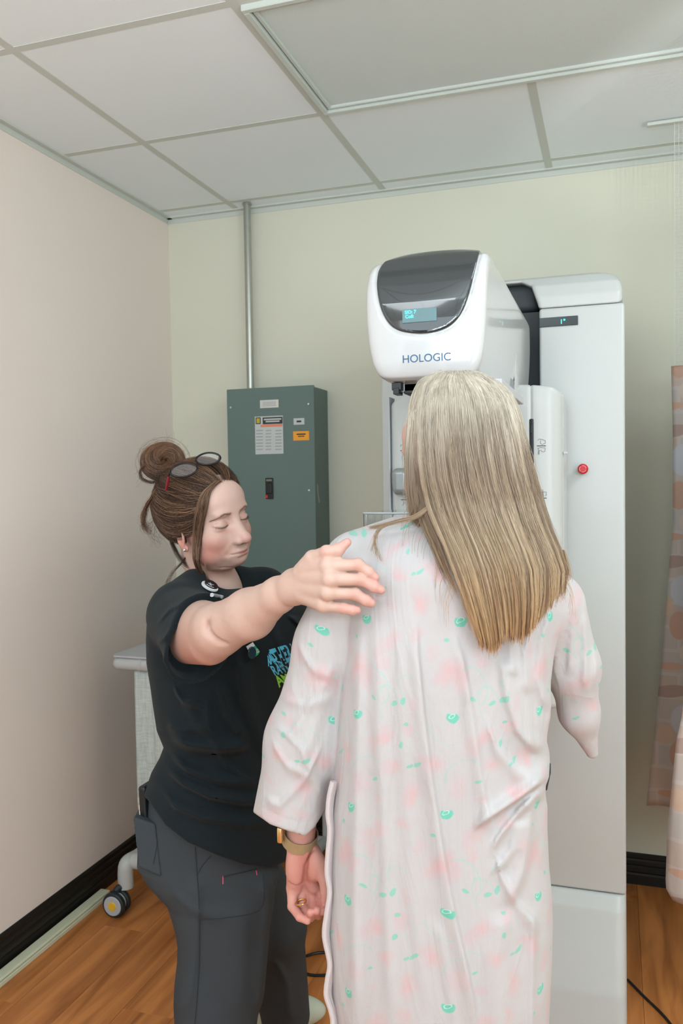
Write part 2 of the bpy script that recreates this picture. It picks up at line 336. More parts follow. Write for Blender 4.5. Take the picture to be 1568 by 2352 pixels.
# ceiling: tiles in a T-bar grid
ce = struct(MB().box((XL, YF, HC+.03), (XR, YB, HC+.1)).build('ceiling', M['tile']))
GX0, GY0, GS = -1.4354, -.0959, .61
xs = [XL]+[GX0+GS*k for k in range(0, 7) if GX0+GS*k < XR]+[XR]; ys = [YB]+[GY0-GS*k for k in range(0, 9) if GY0-GS*k > YF]+[YF]
LX0, LX1, LY0, LY1 = GX0+GS, GX0+3*GS, GY0-GS, GY0-2*GS
tm = MB().box((-.5, -.5, 0), (.5, .5, .02)).mesh('ceiling_tile'); tm.materials.append(M['tile'])
for i in range(len(xs)-1):
    for j in range(len(ys)-1):
        cx, cy = (xs[i]+xs[i+1])/2, (ys[j]+ys[j+1])/2
        if LX0 < cx < LX1 and LY1 < cy < LY0: continue
        o = bpy.data.objects.new('ceiling_tile', tm); COL.objects.link(o); o.parent = ce; o.location = (cx, cy, HC+.0022)
        o.scale = (xs[i+1]-xs[i]-.002, ys[j]-ys[j+1]-.002, 1)
for xx in xs[1:-1]:
    ss = [(YF, LY1), (LY0, YB)] if LX0+.01 < xx < LX1-.01 else [(YF, YB)]
    for a, b in ss: MB().box((xx-.012, a, HC+.0008), (xx+.012, b, HC+.007)).build('grid_bar', M['grid'], ce)
for yy in ys[1:-1]: MB().box((XL, yy-.012, HC+.0011), (XR, yy+.012, HC+.0066)).build('grid_bar', M['grid'], ce)
MB().box((XL, YF, HC-.004), (XL+.022, YB, HC+.004)).box((XL, YF, HC-.022), (XL+.003, YB, HC+.004)).build('wall_angle', M['grid'], ce)
MB().box((XL, YB-.022, HC-.004), (XR, YB, HC+.004)).box((XL, YB-.003, HC-.022), (XR, YB, HC+.004)).build('wall_angle', M['grid'], ce)
# unlit light fixture
lf = empty('ceiling_light', ((LX0+LX1)/2, (LY0+LY1)/2, HC), 'large unlit rectangular ceiling light panel set in the tile grid', 'ceiling light')
fr = MB()
def frame_rect(mb, x0, x1, y0, y1, w, z0, z1):
    mb.box((x0, y0, z0), (x1, y0+w, z1), .002, 1); mb.box((x0, y1-w, z0), (x1, y1, z1), .002, 1)
    mb.box((x0, y0+w, z0), (x0+w, y1-w, z1), .002, 1); mb.box((x1-w, y0+w, z0), (x1, y1-w, z1), .002, 1)
g = .012
frame_rect(fr, LX0+g, LX1-g, LY1+g, LY0-g, .016, HC-.012, HC+.012); frame_rect(fr, LX0+g+.018, LX1-g-.018, LY1+g+.018, LY0-g-.018, .012, HC-.005, HC+.01)
fr.build('frame', M['aluminium'], lf, True)
MB().box((LX0+g+.028, LY1+g+.028, HC+.002), (LX1-g-.028, LY0-g-.028, HC+.008)).build('diffuser', M['diffuser'], lf)
# baseboards: ribbed black profile
prof = [(0, 0), (.013, 0), (.013, .034), (.009, .040), (.012, .046), (.012, .060), (.007, .066), (.010, .072), (.010, .084), (.006, .090), (.008, .095), (.008, .104), (.003, .110), (0, .110)]
struct(MB().prism(prof, lambda p: (XL+p[0], YF, p[1]), lambda p: (XL+p[0], YB, p[1])).build('baseboard_left', M['black_trim']))
struct(MB().prism(prof, lambda p: (XL, YB-p[0], p[1]), lambda p: (XR, YB-p[0], p[1])).build('baseboard_back', M['black_trim']))
# raceway strip on the floor beside the left wall
rc = empty('cable_raceway', (XL+.04, -2, 0), 'long ivory cable raceway lying on the floor along the left wall', 'raceway')
rx0, rx1 = XL+.02, XL+.062
MB().box((rx0, YF+.1, 0), (rx1, -.62, .014), .002).build('raceway_base', M['ivory'], rc)
MB().box((rx0+.002, YF+.1, .0145), (rx1-.002, -.62, .024), .004).build('raceway_cover', M['ivory'], rc)
# conduit and electrical panel
pn = empty('electrical_panel', (-1.24, -.1, 1.2), 'grey-green electrical breaker panel mounted on the back wall behind the woman in black shirt', 'electrical panel')
pa = WY(520, 895, -.17); pb = WY(720, 884, -.17); px0, px1, pz1 = pa[0], pb[0], (pa[2]+pb[2])/2; pz0 = pz1-1.15
MB().box((px0+.004, -.16, pz0+.004), (px1-.004, -.001, pz1-.004), .003).build('box_body', M['panel'], pn)
MB().box((px0, -.170, pz0), (px1, -.1605, pz1), .002).build('door', M['panel'], pn)
def pp(u, v): p = WY(u, v, -.1715); return p
def label_rect(name, u0, v0, u1, v1, m, th=.0012, parent=None, y=-.170):
    a = WY(u0, v0, y); b = WY(u1, v1, y)
    return MB().box((a[0], y-th, a[2]), (b[0], y, b[2]), .0004, 1).build(name, m, parent)
label_rect('nameplate', 597, 919.5, 640, 936, M['screw'], .0015, pn); 
for r_ in ((603, 923, 634, 925), (603, 927, 634, 928.6), (603, 931, 634, 932.6)): label_rect('print', *r_, M['grey_light'], .0018, pn)
label_rect('warning_label', 585, 957, 651, 1042, M['paper'], .001, pn)
label_rect('print', 587, 959, 599, 974, M['ink'], .0013, pn); label_rect('print', 589, 961, 597, 972, mat('label_yellow', (196, 176, 60), .5), .0016, pn)
label_rect('print', 603, 959, 649, 973, M['ink'], .0013, pn); label_rect('print', 606, 962, 646, 964, M['paper'], .0016, pn); label_rect('print', 610, 967, 642, 969, M['paper'], .0016, pn)
label_rect('print', 598, 975.5, 649, 979.5, mat('label_coral', (226, 142, 112), .5), .0013, pn)
M['faint'] = mat('ink_faint', (158, 165, 166), .6)
for ci, u0 in enumerate((588, 610, 632)):
    for k in range(7): label_rect('print', u0, 988+k*7.2, u0+16-(k*5+ci*3) % 5, 990+k*7.2, M['faint'], .0013, pn)
label_rect('sticker', 674, 961, 699, 975, M['paper'], .001, pn); label_rect('print', 681, 966, 692, 970, M['ink'], .0013, pn)
label_rect('orange_sticker', 673, 991, 710, 1011, M['orange'], .001, pn); label_rect('print', 681, 996, 702, 998.5, M['ink'], .0013, pn); label_rect('print', 684, 1001, 699, 1003, M['ink'], .0013, pn)
for u, v in ((530, 936), (708.5, 928), (710, 1126)):
    c = WY(u, v, -.172); MB().cyl((c[0], -.1705, c[2]), (c[0], -.1745, c[2]), .0042, 16, .001).build('screw', M['screw'], pn, True)
a = WY(610, 1098, -.171); b = WY(628, 1146, -.171)
hb = MB().box((a[0], -.176, b[2]), (b[0], -.1702, a[2]), .002).build('breaker_switch', M['black'], pn)
MB().box((a[0]+.003, -.181, b[2]+.02), (b[0]-.003, -.1762, a[2]-.018), .003).build('toggle', M['black'], hb)
label_rect('switch_label', 612.5, 1101, 625.5, 1105, mat('switch_tag', (120, 130, 110), .5), .0066, pn)
label_rect('red_mark', 611, 1137, 616, 1144, M['red'], .0066, pn)
sc_ = [(0, 0), (.010, -.012), (.012, -.05), (.020, -.085), (.022, -.10), (.012, -.098), (.004, -.06), (-.002, -.03)]
c = WX(732, 1110, px1); 
MB().prism(sc_, lambda p: (px1-.004, c[1]+p[0]*1.2-.01, c[2]+p[1]*.75), lambda p: (px1-.0034, c[1]+p[0]*1.2-.01, c[2]+p[1]*.75)).build('paint_scrape', mat('bare_scrape', (160, 170, 160), .6), pn)
ca = WY(575, 880, -.06); cd = empty('conduit', (ca[0], -.06, pz1), 'thin galvanised steel conduit rising from electrical panel to the ceiling', 'conduit')
MB().cyl((ca[0], -.06, pz1-.002), (ca[0], -.06, HC), .0145, 20).build('pipe', M['metal'], cd, True)
MB().cyl((ca[0], -.06, pz1-.004), (ca[0], -.06, pz1+.012), .021, 20, .002).build('connector', M['metal'], cd, True)
MB().cyl((ca[0], -.06, HC-.006), (ca[0], -.06, HC+.0), .019, 20, .001).build('collar', M['metal'], cd, True)
# cables on the floor
def cable(name, pts, label, r=.0035):
    return tag(MB().tube(catmull(pts, 8), r, 8).build(name, M['black'], None, True), label, 'cable')
cable('power_cord', [WZ(1441, 2250, .004), WZ(1480, 2290, .004), WZ(1530, 2340, .004), WZ(1570, 2400, .004), WZ(1600, 2480, .004)], 'black power cord running across the wood floor beside the white column', .0035)
lc = [WZ(u, v, .005+.004*(i > 8)) for i, (u, v) in enumerate([(905, 2212), (870, 2203), (820, 2192), (750, 2187), (710, 2193), (683, 2208), (684, 2224), (705, 2237), (735, 2240), (780, 2235), (850, 2222), (900, 2216)])]
cable('cable_loop', lc, 'black cable looped on the floor between the two women', .004)
# ------------------------------------------------------------------ mammography machine
mm_ = empty('mammography_machine', (-.3, -.6, 0), 'tall white mammography machine with dark visor standing against back wall', 'medical machine')
YC = -.789; cx0, cx1 = WY(876, 1000, YC)[0], WY(1435, 1000, YC)[0]; chx1 = WY(1238, 800, YC)[0]; chx0 = cx0+(cx1-chx1)*.52
ztop = WY(1300, 628, YC+.10)[2]; zs = WY(1340, 700, YC)[2]; zb = WY(1340, 2045, YC)[2]; YCB = -.20
def rbox(P, lo, hi, r):
    lo = np.array(lo, f32); hi = np.array(hi, f32); c = (lo+hi)/2; q = np.abs(P-c)-((hi-lo)/2-r); return np.linalg.norm(np.maximum(q, 0), axis=1)+np.minimum(q.max(1), 0)-r
MB().box((cx0, YC, zb+.001), (chx0, YCB, zs-.001), .008, 3).build('column_panel', M['white'], mm_, True)
MB().box((chx1, YC, zb+.001), (cx1, YCB, zs-.001), .008, 3).build('column_panel', M['white'], mm_, True)
MB().box((chx0+.001, YC+.045, zb+.001), (chx1-.001, YCB+.01, zs-.001)).build('channel', M['charcoal'], mm_)
y0, y1 = YC+.002, YCB
PG1 = Poly([(y0, zs), (y0, zs+.03), (y0+.012, zs+.062), (y0+.04, zs+.088), (y0+.085, ztop-.004), (y0+.15, ztop), (y1-.05, ztop), (y1, ztop-.06), (y1, zs)])
PG2 = Poly([(chx0, zs-.1), (chx0, zs+.03), (chx0+.02, zs+.062), (chx0+.05, ztop-.028), (chx1-.05, ztop-.028), (chx1-.022, ztop-.045), (chx1-.004, zs+.012), (chx1, zs-.02), (chx1, zs-.1)])
def capf(P):
    d = PG1(P[:, 1], P[:, 2]); fr_ = smax(np.abs(P[:, 0]-(cx0+cx1)/2)-((cx1-cx0)/2-.004), P[:, 2]-ztop, .085)
    d = smax(d, fr_, .02)
    cut = np.maximum(PG2(P[:, 0], P[:, 2]), P[:, 1]-(YC+.30))
    return smax(d, -cut, .012)
link('column_cap', sdf_mesh('column_cap', capf, (cx0-.02, YC-.02, zs-.01), (cx1+.02, YCB+.02, ztop+.02), .004), M['white'], mm_)
MB().box((chx0+.004, YC+.05, zs), (chx1-.002, YCB+.03, ztop-.03), .02, 3).build('channel_hood', M['charcoal'], mm_, True)
def basef(P):
    yb = np.interp(P[:, 2], [0, .1, .3, zb], [YC-.10, YC-.085, YC-.028, YC])
    d = (yb-P[:, 1])*.92; d = np.maximum(d, P[:, 1]-YCB); fx = np.abs(P[:, 0]-(cx0+cx1)/2)-((cx1-cx0)/2)
    return np.maximum(smax(d, fx, .03), np.maximum(-P[:, 2], P[:, 2]-(zb-.001)))
link('column_base', sdf_mesh('column_base', basef, (cx0-.02, YC-.14, -.01), (cx1+.02, YCB+.02, zb+.02), .006), M['white'], mm_)
# angle display on the column
a = WY(1238, 731, YC-.002); b = WY(1327, 746, YC-.002)
ds = MB().box((a[0], YC-.003, b[2]), (b[0], YC+.01, a[2]), .001).build('angle_display', mat('display_glass', (40, 52, 54), .12, spec=.6), mm_)
def text(s, size, loc, rx, m, parent, name='lettering', ext=.0003, ry=0.):
    c = bpy.data.curves.new(name, 'FONT'); c.body = s; c.size = size; c.extrude = ext; c.align_x = 'LEFT'; c.materials.append(m)
    o = bpy.data.objects.new(name, c); COL.objects.link(o); dg = bpy.context.evaluated_depsgraph_get(); me = bpy.data.meshes.new_from_object(o.evaluated_get(dg)); bpy.data.objects.remove(o, do_unlink=True)
    n = len(me.vertices); co = np.empty(n*3, f32); me.vertices.foreach_get('co', co); co = co.reshape(-1, 3)
    R = np.array(Euler((rx[0], rx[1], rx[2])).to_matrix(), float); co = co@R.T+np.array(loc)
    me.vertices.foreach_set('co', co.astype(f32).ravel()); me.update()
    return link(name, me, m, parent)
F90 = (math.pi/2, 0, 0)
p = WY(1285, 744, YC-.0035); text('1\u00b0', .017, (p[0], YC-.0036, p[2]), F90, M['led'], mm_)
# emergency stop
p = WY(1338, 1077, YC-.03)
es = MB().cyl((p[0], YC, p[2]), (p[0], YC-.012, p[2]), .011, 24, .001).build('emergency_button', M['charcoal'], mm_, True)
MB().cyl((p[0], YC-.0125, p[2]), (p[0], YC-.03, p[2]), .0135, 32, .004).build('mushroom_head', M['red'], es, True)
rg = MB()
for k in range(3): rg.tube([(p[0]+.0085*math.cos(a_), YC-.0305, p[2]+.0085*math.sin(a_)) for a_ in np.linspace(k*2.09+.2, k*2.09+1.8, 8)], .0006, 6)
rg.build('arrow_marks', mat('mark_pink', (238, 190, 195), .4), es)
# tube head: front outline x side outline, smoothly intersected
YT = -1.609; xs_side = WY(1112, 700, YT)[0]
def fx(u, v): p = WY(u, v, YT); return (p[0], p[2])
front = smooth_poly([fx(*q) for q in [(850, 592), (905, 562), (960, 549), (1010, 545), (1060, 548), (1100, 556), (1116, 566), (1117, 600), (1115, 700), (1110, 790), (1098, 845), (1075, 870), (1030, 874), (960, 880), (895, 884), (866, 868), (850, 830), (841, 770), (836, 700), (834, 640), (836, 604)]], 2)
def sy(u, v): p = WX(u, v, xs_side); return (p[1], p[2])
zt = max(q[1] for q in front)+.004; zl = min(q[1] for q in front)-.004
s1 = sy(1160, 628); s2 = sy(1207, 700); s3 = sy(1215, 760)
side = [(YT-.004, zl+.02), (YT-.012, (zl+zt)/2-.03), (YT-.006, zt-.10), (YT+.025, zt-.035), (YT+.07, zt-.004), (YT+.13, zt), (s1[0], zt-.0), (s1[0]+.03, s1[1]+.01), s2, s3, (s3[0], zl+.0), (YT+.10, zl), (YT+.02, zl+.004)]
side_s = Poly(smooth_poly(side, 1)); front_p = Poly(front)
def tube0(P, k=.022):
    a = front_p(P[:, 0], P[:, 2]); b = side_s(P[:, 1], P[:, 2]); 
    bul = YT-.012+((P[:, 0]-(xs_side-.112))/.13)**2*.022-P[:, 1]
    return smax(smax(a, b, k), bul, .012)
vis = smooth_poly([fx(*q) for q in [(866, 588), (900, 520), (1060, 500), (1096, 545), (1093, 600), (1082, 668), (1064, 722), (1035, 755), (990, 770), (945, 770), (905, 760), (880, 730), (866, 688), (858, 630)]], 2)
vis_p = Poly(vis)
def tubef(P):
    d = tube0(P); g_ = np.abs(vis_p(P[:, 0], P[:, 2])); g_ = np.where(P[:, 1] > YT+.10, 1., g_)
    return d+.003*np.exp(-(g_/.003)**2)
blo, bhi = (min(q[0] for q in front)-.02, YT-.04, zl-.02), (xs_side+.02, s3[0]+.02, zt+.02)
link('tube_head_shell', sdf_mesh('tube_head_shell', tubef, blo, bhi, .0035), M['white_gloss'], mm_)
def visf(P):
    return smax(smax(tube0(P)-.0025, vis_p(P[:, 0], P[:, 2])+.0015, .004), P[:, 1]-(YT+.085), .004)
M['visor'] = mat('smoked_visor', (38, 46, 48), .06, spec=.8, coat=.6)
link('visor', sdf_mesh('visor', visf, blo, (bhi[0], YT+.11, bhi[2]), .0028), M['visor'], mm_)
def surfy(f, x, z, y0=-1.75):
    y = y0
    for _ in range(60): y += float(f(np.array([[x, y, z]], f32))[0])*.7
    return y
a = WY(924, 712, YT-.01); b = WY(1003, 737, YT-.01); yd = surfy(visf, (a[0]+b[0])/2, (a[2]+b[2])/2)
MB().box((a[0], yd-.002, b[2]), (b[0], yd+.01, a[2]), .0005).build('head_display', mat('lcd_dim', (88, 118, 122), .3, emit=((70, 110, 115), .12)), mm_)
p = WY(930, 722, YT-.01); text('SID: 7', .0085, (p[0], yd-.0025, p[2]), F90, M['led'], mm_)
p = WY(931, 732, YT-.01); text('Coll:', .0085, (p[0], yd-.0025, p[2]), F90, M['led'], mm_)
p = WY(923, 833, YT-.01); yl = surfy(tubef, p[0]+.035, p[2])
tx = text('HOLOGIC', .0197, (p[0]-.001, 0, p[2]), F90, M['navy_ink'], mm_, ext=.0002)
co = [v.co for v in tx.data.vertices]
cx_ = np.array([v.co[:] for v in tx.data.vertices]); yy = np.full(len(cx_), -1.75)
for _ in range(60): yy = yy+tubef(np.stack([cx_[:, 0], yy, cx_[:, 2]], 1).astype(f32))*.7
for v, y_ in zip(tx.data.vertices, yy): v.co.y = y_-.0007+v.co.y*.5
# faint writing on the side of the head, seam, flap and arm
MB().box((xs_side-.003, sy(1184, 870)[0], zl+.002), (xs_side+.0012, sy(1187, 870)[0]+.006, sy(1185, 760)[1])).build('side_seam', M['white'], mm_)
p = WX(1137, 752, xs_side); text('tomo', .026, (xs_side+.0004, p[1], p[2]), (math.pi/2, 0, math.pi/2), M['grey_light'], mm_)
# arm shield behind the patient's head (white body with icons)
YS = -1.02; qx0, qx1 = WY(893, 1000, YS)[0], WY(1290, 1000, YS)[0]; qz1 = WY(1200, 884, YS)[2]; qz0 = .88
xm = WY(1219, 1000, YS)[0]
def shf(P):
    top = np.interp(P[:, 0], [qx0, qx0+.05, xm-.04, xm, xm+.05, qx1], [qz1-.03, qz1-.004, qz1+.002, qz1, qz1-.006, qz1-.02])
    d = np.maximum(np.abs(P[:, 0]-(qx0+qx1)/2)-(qx1-qx0)/2, YS+.006*0-P[:, 1]+((P[:, 0]-(qx0+qx1)/2)/.24)**4*.03)
    d = smax(smax(np.abs(P[:, 0]-(qx0+qx1)/2)-(qx1-qx0)/2, YS-P[:, 1]+np.clip((P[:, 0]-xm-.01)/.08, 0, 1)**2*.03, .03), P[:, 1]+.80, .004)
    d = smax(d, (P[:, 2]-top)*.9, .01); d = smax(d, qz0-P[:, 2], .02)
    return d+.0035*np.exp(-((P[:, 0]-xm)/.0022)**2)
link('arm_shield', sdf_mesh('arm_shield', shf, (qx0-.02, YS-.03, qz0-.03), (qx1+.02, -.78, qz1+.03), .0045), M['white'], mm_)
def yS(u, v): return YS+.0
def sp(u, v, dy=.0):
    y = YS
    for _ in range(4):
        p = WY(u, v, y-.0008-dy); y = YS+float(np.clip((p[0]-xm-.01)/.08, 0, 1)**2*.03)
    return p
a = sp(1215, 962); b = sp(1226, 1066)
MB().box((a[0], a[1]-.0015, b[2]), (b[0], a[1]+.02, a[2]), .003).build('slot', M['black'], mm_)
a = sp(1216, 975); MB().box((a[0]+.001, a[1]-.003, a[2]-.022), (a[0]+.007, a[1], a[2]), .002).build('slot_lever', M['charcoal'], mm_)
def iconset(lines, name='pictogram'):
    for ln, r in lines: MB().tube([sp(u, v) for u, v in ln], r, 5).build(name, M['ink'], mm_)
ic = [([(1233, 1024), (1253, 1024)], .0009), ([(1234, 1012), (1238, 1008), (1246, 1010), (1252, 1012), (1252, 1018), (1245, 1021), (1241, 1019), (1241, 1012)], .0004), ([(1235, 1030), (1240, 1028), (1252, 1029), (1251, 1037), (1245, 1038), (1242, 1034), (1238, 1035), (1238, 1044), (1235, 1044), (1237, 1034), (1235, 1030)], .0004),
      ([(1236, 1144), (1255, 1144)], .0009), ([(1238, 1130), (1246, 1130), (1254, 1130), (1254, 1138), (1248, 1140), (1246, 1124)], .0004), ([(1248, 1222), (1256, 1222)], .0009)]
iconset(ic)
MB().box(WY(1289, 905, YS+.05), WY(1296.5, 1400, YS+.06)+np.array([0, .03, 0]), .002).build('edge_rail', M['white'], mm_)
for v in (945, 990, 1020): 
    p = WY(1290, v, YS+.045); MB().box(p-np.array([.003, .004, .012]), p+np.array([.003, .004, .012]), .002).build('rail_catch', M['grey_light'], mm_)
p = WY(1297, 1040, YS+.045); MB().box(p-np.array([.004, .006, .003]), p+np.array([.006, .006, .003]), .001).build('rail_peg', M['white'], mm_)
# icons at the left of the shield (lower contrast)
ic2 = [([(919, 1035), (931, 1035)], .0008), ([(920, 1026), (920, 1022), (927, 1021), (929, 1027), (924, 1030)], .0003), ([(921, 1039), (926, 1038), (928, 1044), (922, 1050), (923, 1054)], .0003), ([(921, 1148), (936, 1148)], .0008), ([(923, 1138), (929, 1134), (933, 1141), (927, 1144)], .0003), ([(923, 1162), (929, 1153), (934, 1160)], .0003)]
iconset(ic2)
hp = sp(918, 1106); h3 = np.array([hp[0]+.014, hp[1]-.03, hp[2]])
link('handle', sdf_mesh('handle', lambda P: smax(rbox(P, h3-np.array([.026, .02, .034]), h3+np.array([.022, .026, .034]), .016), ((h3[0]-.026-P[:, 0])+(h3[2]-.01-P[:, 2])*.35)*.9, .004), h3-.06, h3+.06, .002), M['silver'], mm_)
MB().box(h3-np.array([.012, -.02, .018]), h3+np.array([.012, .05, .018]), .002).build('handle_post', M['white'], mm_)
a = sp(893, 911); b = sp(896, 1500)
MB().box((a[0]-.004, a[1]+.005, b[2]), (a[0]-.0005, a[1]+.06, a[2]), .001).build('side_rail', M['grey_light'], mm_)
# grey flap under the head, clip and light rail
M['flap_grey'] = mat('flap_grey', (150, 156, 162), .5)
fl_ = [WY(1138, 884, -1.25), WY(1152, 848, -1.25), WY(1181, 876, -1.15), WY(1168, 910, -1.15)]
m = MB(); n_ = np.array([.0, -.004, 0]); A = [m.b.verts.new(q) for q in fl_]; Bv = [m.b.verts.new(q+n_) for q in fl_]; m.b.faces.new(A); m.b.faces.new(Bv[::-1])
for i in range(4): m.b.faces.new((A[i], Bv[i], Bv[(i+1) % 4], A[(i+1) % 4]))
m.build('flap', M['flap_grey'], mm_)
a = WY(902, 879, YT+.03); MB().box((a[0], YT+.02, zl-.004), (a[0]+.018, YT+.06, zl+.01), .001).box((a[0]+.003, YT+.018, zl-.012), (a[0]+.014, YT+.05, zl), .001).build('clip', M['black'], mm_)
MB().box((a[0]+.018, YT+.04, zl-.010), (a[0]+.045, YT+.28, zl+.01), .002).build('slide_rail', M['charcoal'], mm_)
MB().box((a[0]+.012, YT+.04, zl-.006), (a[0]+.2, YT+.42, zl+.01), .002).build('head_underside', M['grey_light'], mm_)
# clear compression tray beside the shoulder, with its carriage and the detector shelf below
tz = WY(830, 1205, -1.5)[2]; tx0 = WY(826, 1200, -1.5)[0]; tx1 = tx0+.30; ty0, ty1 = -1.53, -1.24
tr = smooth_poly([(tx0, ty1), (tx0, ty0+.03), (tx0+.03, ty0), (tx1-.03, ty0), (tx1, ty0+.03), (tx1, ty1)], 2)
m = MB(); nT = len(tr)
for i in range(nT):
    a = tr[i]; b = tr[(i+1) % nT]; 
    if abs(a[1]-ty1) < 1e-3 and abs(b[1]-ty1) < 1e-3: continue
    m.quad((a[0], a[1], tz-.02), (b[0], b[1], tz-.02), (b[0], b[1], tz+.022), (a[0], a[1], tz+.022))
m.b.faces.new([m.b.verts.new((q[0], q[1], tz-.02)) for q in tr])
bmesh.ops.remove_doubles(m.b, verts=m.b.verts, dist=1e-5); pd = m.build('compression_paddle', M['clear'], mm_)
sm = pd.modifiers.new('thickness', 'SOLIDIFY'); sm.thickness = .0028
MB().tube([(q[0], q[1], tz+.0235) for q in tr[2:-2]], .0022, 8).build('paddle_lip', mat('paddle_edge', (176, 186, 190), .15, spec=.8), mm_, True)
MB().box((tx0+.05, ty1-.02, tz-.015), (tx1-.05, YS+.01, tz+.01), .004).build('paddle_carriage', M['white'], mm_, True)
dtz = tz-.13; MB().box((tx0-.0+.01, ty0-.01, dtz-.04), (tx1+.02, YS+.02, dtz), .012, 3).build('detector_shelf', M['white'], mm_, True)
p = WY(1255, 1800, -.95); MB().box(p-np.array([.012, .01, .015]), p+np.array([.002, .12, .015]), .003).build('foot_lever', M['charcoal'], mm_)
MB().box((tx0+.10, -1.0, .80), (tx1-.04, YC+.06, 1.0), .02, 3).build('arm_mount', M['white'], mm_, True)
# ------------------------------------------------------------------ white cart by the left wall
YK = float(WZ(266, 2100, 0.)[1])+.03
ct = empty('equipment_cart', (-1.55, YK, 0), 'white tubular cart with pale fabric side and grey top beside the left wall', 'cart')
ka = WY(262, 1518, YK-.0); topz = WY(262, 1500, YK)[2]; kx0 = ka[0]; kx1 = kx0+.62; ky0, ky1 = YK, YK+.36
kx0 = max(kx0, XL+.03)
rr = .0225; rz = WY(300, 1524, YK)[2]
m = MB(); m.tube([(kx0+rr, ky0, rz), (kx1, ky0, rz)], rr, 20); m.ball((kx0+rr, ky0, rz), rr, 20); m.tube([(kx0+rr, ky0, rz), (kx0+rr, ky1, rz)], rr, 20); m.tube([(kx0+rr, ky1, rz), (kx1, ky1, rz)], rr, 16)
m.build('top_rail', M['white'], ct, True)
MB().cyl((kx0+.105, ky0, rz), (kx0+.115, ky0, rz), rr+.0015, 20).build('rail_joint', M['grey_light'], ct, True)
tp = smooth_poly([(kx0+.0, ky0-.018), (kx0+.04, ky0-.020), (kx1-.04, ky0-.020), (kx1, ky0-.018), (kx1, ky0+.04), (kx1, ky1-.03), (kx1, ky1+.01), (kx0, ky1+.01), (kx0, ky1-.03), (kx0, ky0+.03)], 2)
MB().prism(tp, lambda p: (p[0], p[1], rz+rr), lambda p: (p[0], p[1], rz+rr+.006)).build('cart_top', M['grey_light'], ct)
lx = WY(322, 1800, YK)[0]
MB().tube([(lx-.01, ky0+.03, rz), (lx-.01, ky0+.03, WY(320, 1990, YK)[2]-.02)], .012, 14).build('upright', M['white'], ct, True)
MB().cyl((lx-.01, ky0+.03, WY(320, 1872, YK)[2]), (lx-.01, ky0+.03, WY(320, 1835, YK)[2]), .017, 16, .002).build('upright_joint', M['white'], ct, True)
cz1, cz0 = rz-rr-.002, WY(330, 1860, YK)[2]
# fabric cover with gathers
n = 60; m = bmesh.new(); rows = 14; grid = []
for j in range(rows+1):
    rw = []
    for i in range(n+1):
        s = i/n; x = lx-.012+s*.40; w = .006*math.sin(s*70)*(.4+.6*j/rows)+.004*math.sin(s*31+1.3)+.010*math.exp(-((s*.40-.05-.09*j/rows)/.012)**2)*math.sin(math.pi*j/rows)
        rw.append(m.verts.new((x, ky0+.005-w, cz1+(cz0-cz1)*j/rows+.002*math.sin(s*20))))
    grid.append(rw)
for j in range(rows):
    for i in range(n): m.faces.new((grid[j][i], grid[j][i+1], grid[j+1][i+1], grid[j+1][i]))
me = bpy.data.meshes.new('fabric_side'); m.to_mesh(me); m.free()
def weave_mat(name, rgb):
    mt = mat(name, rgb, .85, bump=.0); nt = mt.node_tree; L = nt.links.new; b = nt.nodes['Principled BSDF']; tc = nt.nodes.new('ShaderNodeTexCoord')
    mix = None
    for sc_v in ((260, 260, 18), (30, 30, 300)):
        mp = nt.nodes.new('ShaderNodeMapping'); mp.inputs['Scale'].default_value = sc_v; L(tc.outputs['Object'], mp.inputs[0]); nz = nt.nodes.new('ShaderNodeTexNoise'); nz.inputs['Scale'].default_value = 1; L(mp.outputs[0], nz.inputs['Vector'])
        if mix is None: mix = nz.outputs['Fac']
        else:
            a = nt.nodes.new('ShaderNodeMath'); a.operation = 'ADD'; L(mix, a.inputs[0]); L(nz.outputs['Fac'], a.inputs[1]); mix = a.outputs[0]
    cr = nt.nodes.new('ShaderNodeMapRange'); cr.inputs[1].default_value = .7; cr.inputs[2].default_value = 1.3; cr.inputs[3].default_value = .8; cr.inputs[4].default_value = 1.08; L(mix, cr.inputs[0])
    mx = nt.nodes.new('ShaderNodeMix'); mx.data_type = 'RGBA'; mx.blend_type = 'MULTIPLY'; mx.inputs[0].default_value = 1; mx.inputs[6].default_value = lin(rgb)+(1,); L(cr.outputs[0], mx.inputs[7]); L(mx.outputs[2], b.inputs['Base Color']); return mt
o = link('fabric_side', me, weave_mat('cart_fabric', (200, 212, 208)), ct, True); sm = o.modifiers.new('thickness', 'SOLIDIFY'); sm.thickness = .002
MB().box((lx-.005, ky0+.03, cz0), (kx1-.02, ky1-.02, cz0+.012), .002).build('shelf', M['white'], ct)
bz = WY(300, 1982, YK)[2]; bx = WY(288, 1985, YK)[0]; 
m = MB(); m.tube(catmull([(lx-.01, ky0+.20, bz+.10), (lx-.012, ky0+.14, bz+.03), (bx+.02, ky0+.06, bz), (bx+.004, ky0+.01, bz-.005), (bx, ky0, bz-.03), (bx, ky0, bz-.085)], 6), .0265, 18); m.tube([(bx+.02, ky0+.02, bz), (kx1, ky0+.02, bz)], .027, 18)
m.build('base_tube', M['white'], ct, True)
MB().tube([(lx-.01, ky0+.03, rz-.5), (lx-.01, ky0+.10, bz+.06), (lx-.01, ky0+.16, bz)], .014, 12).build('lower_upright', M['white'], ct, True)
wc = WY(268, 2068, YK-.03); wr = .041
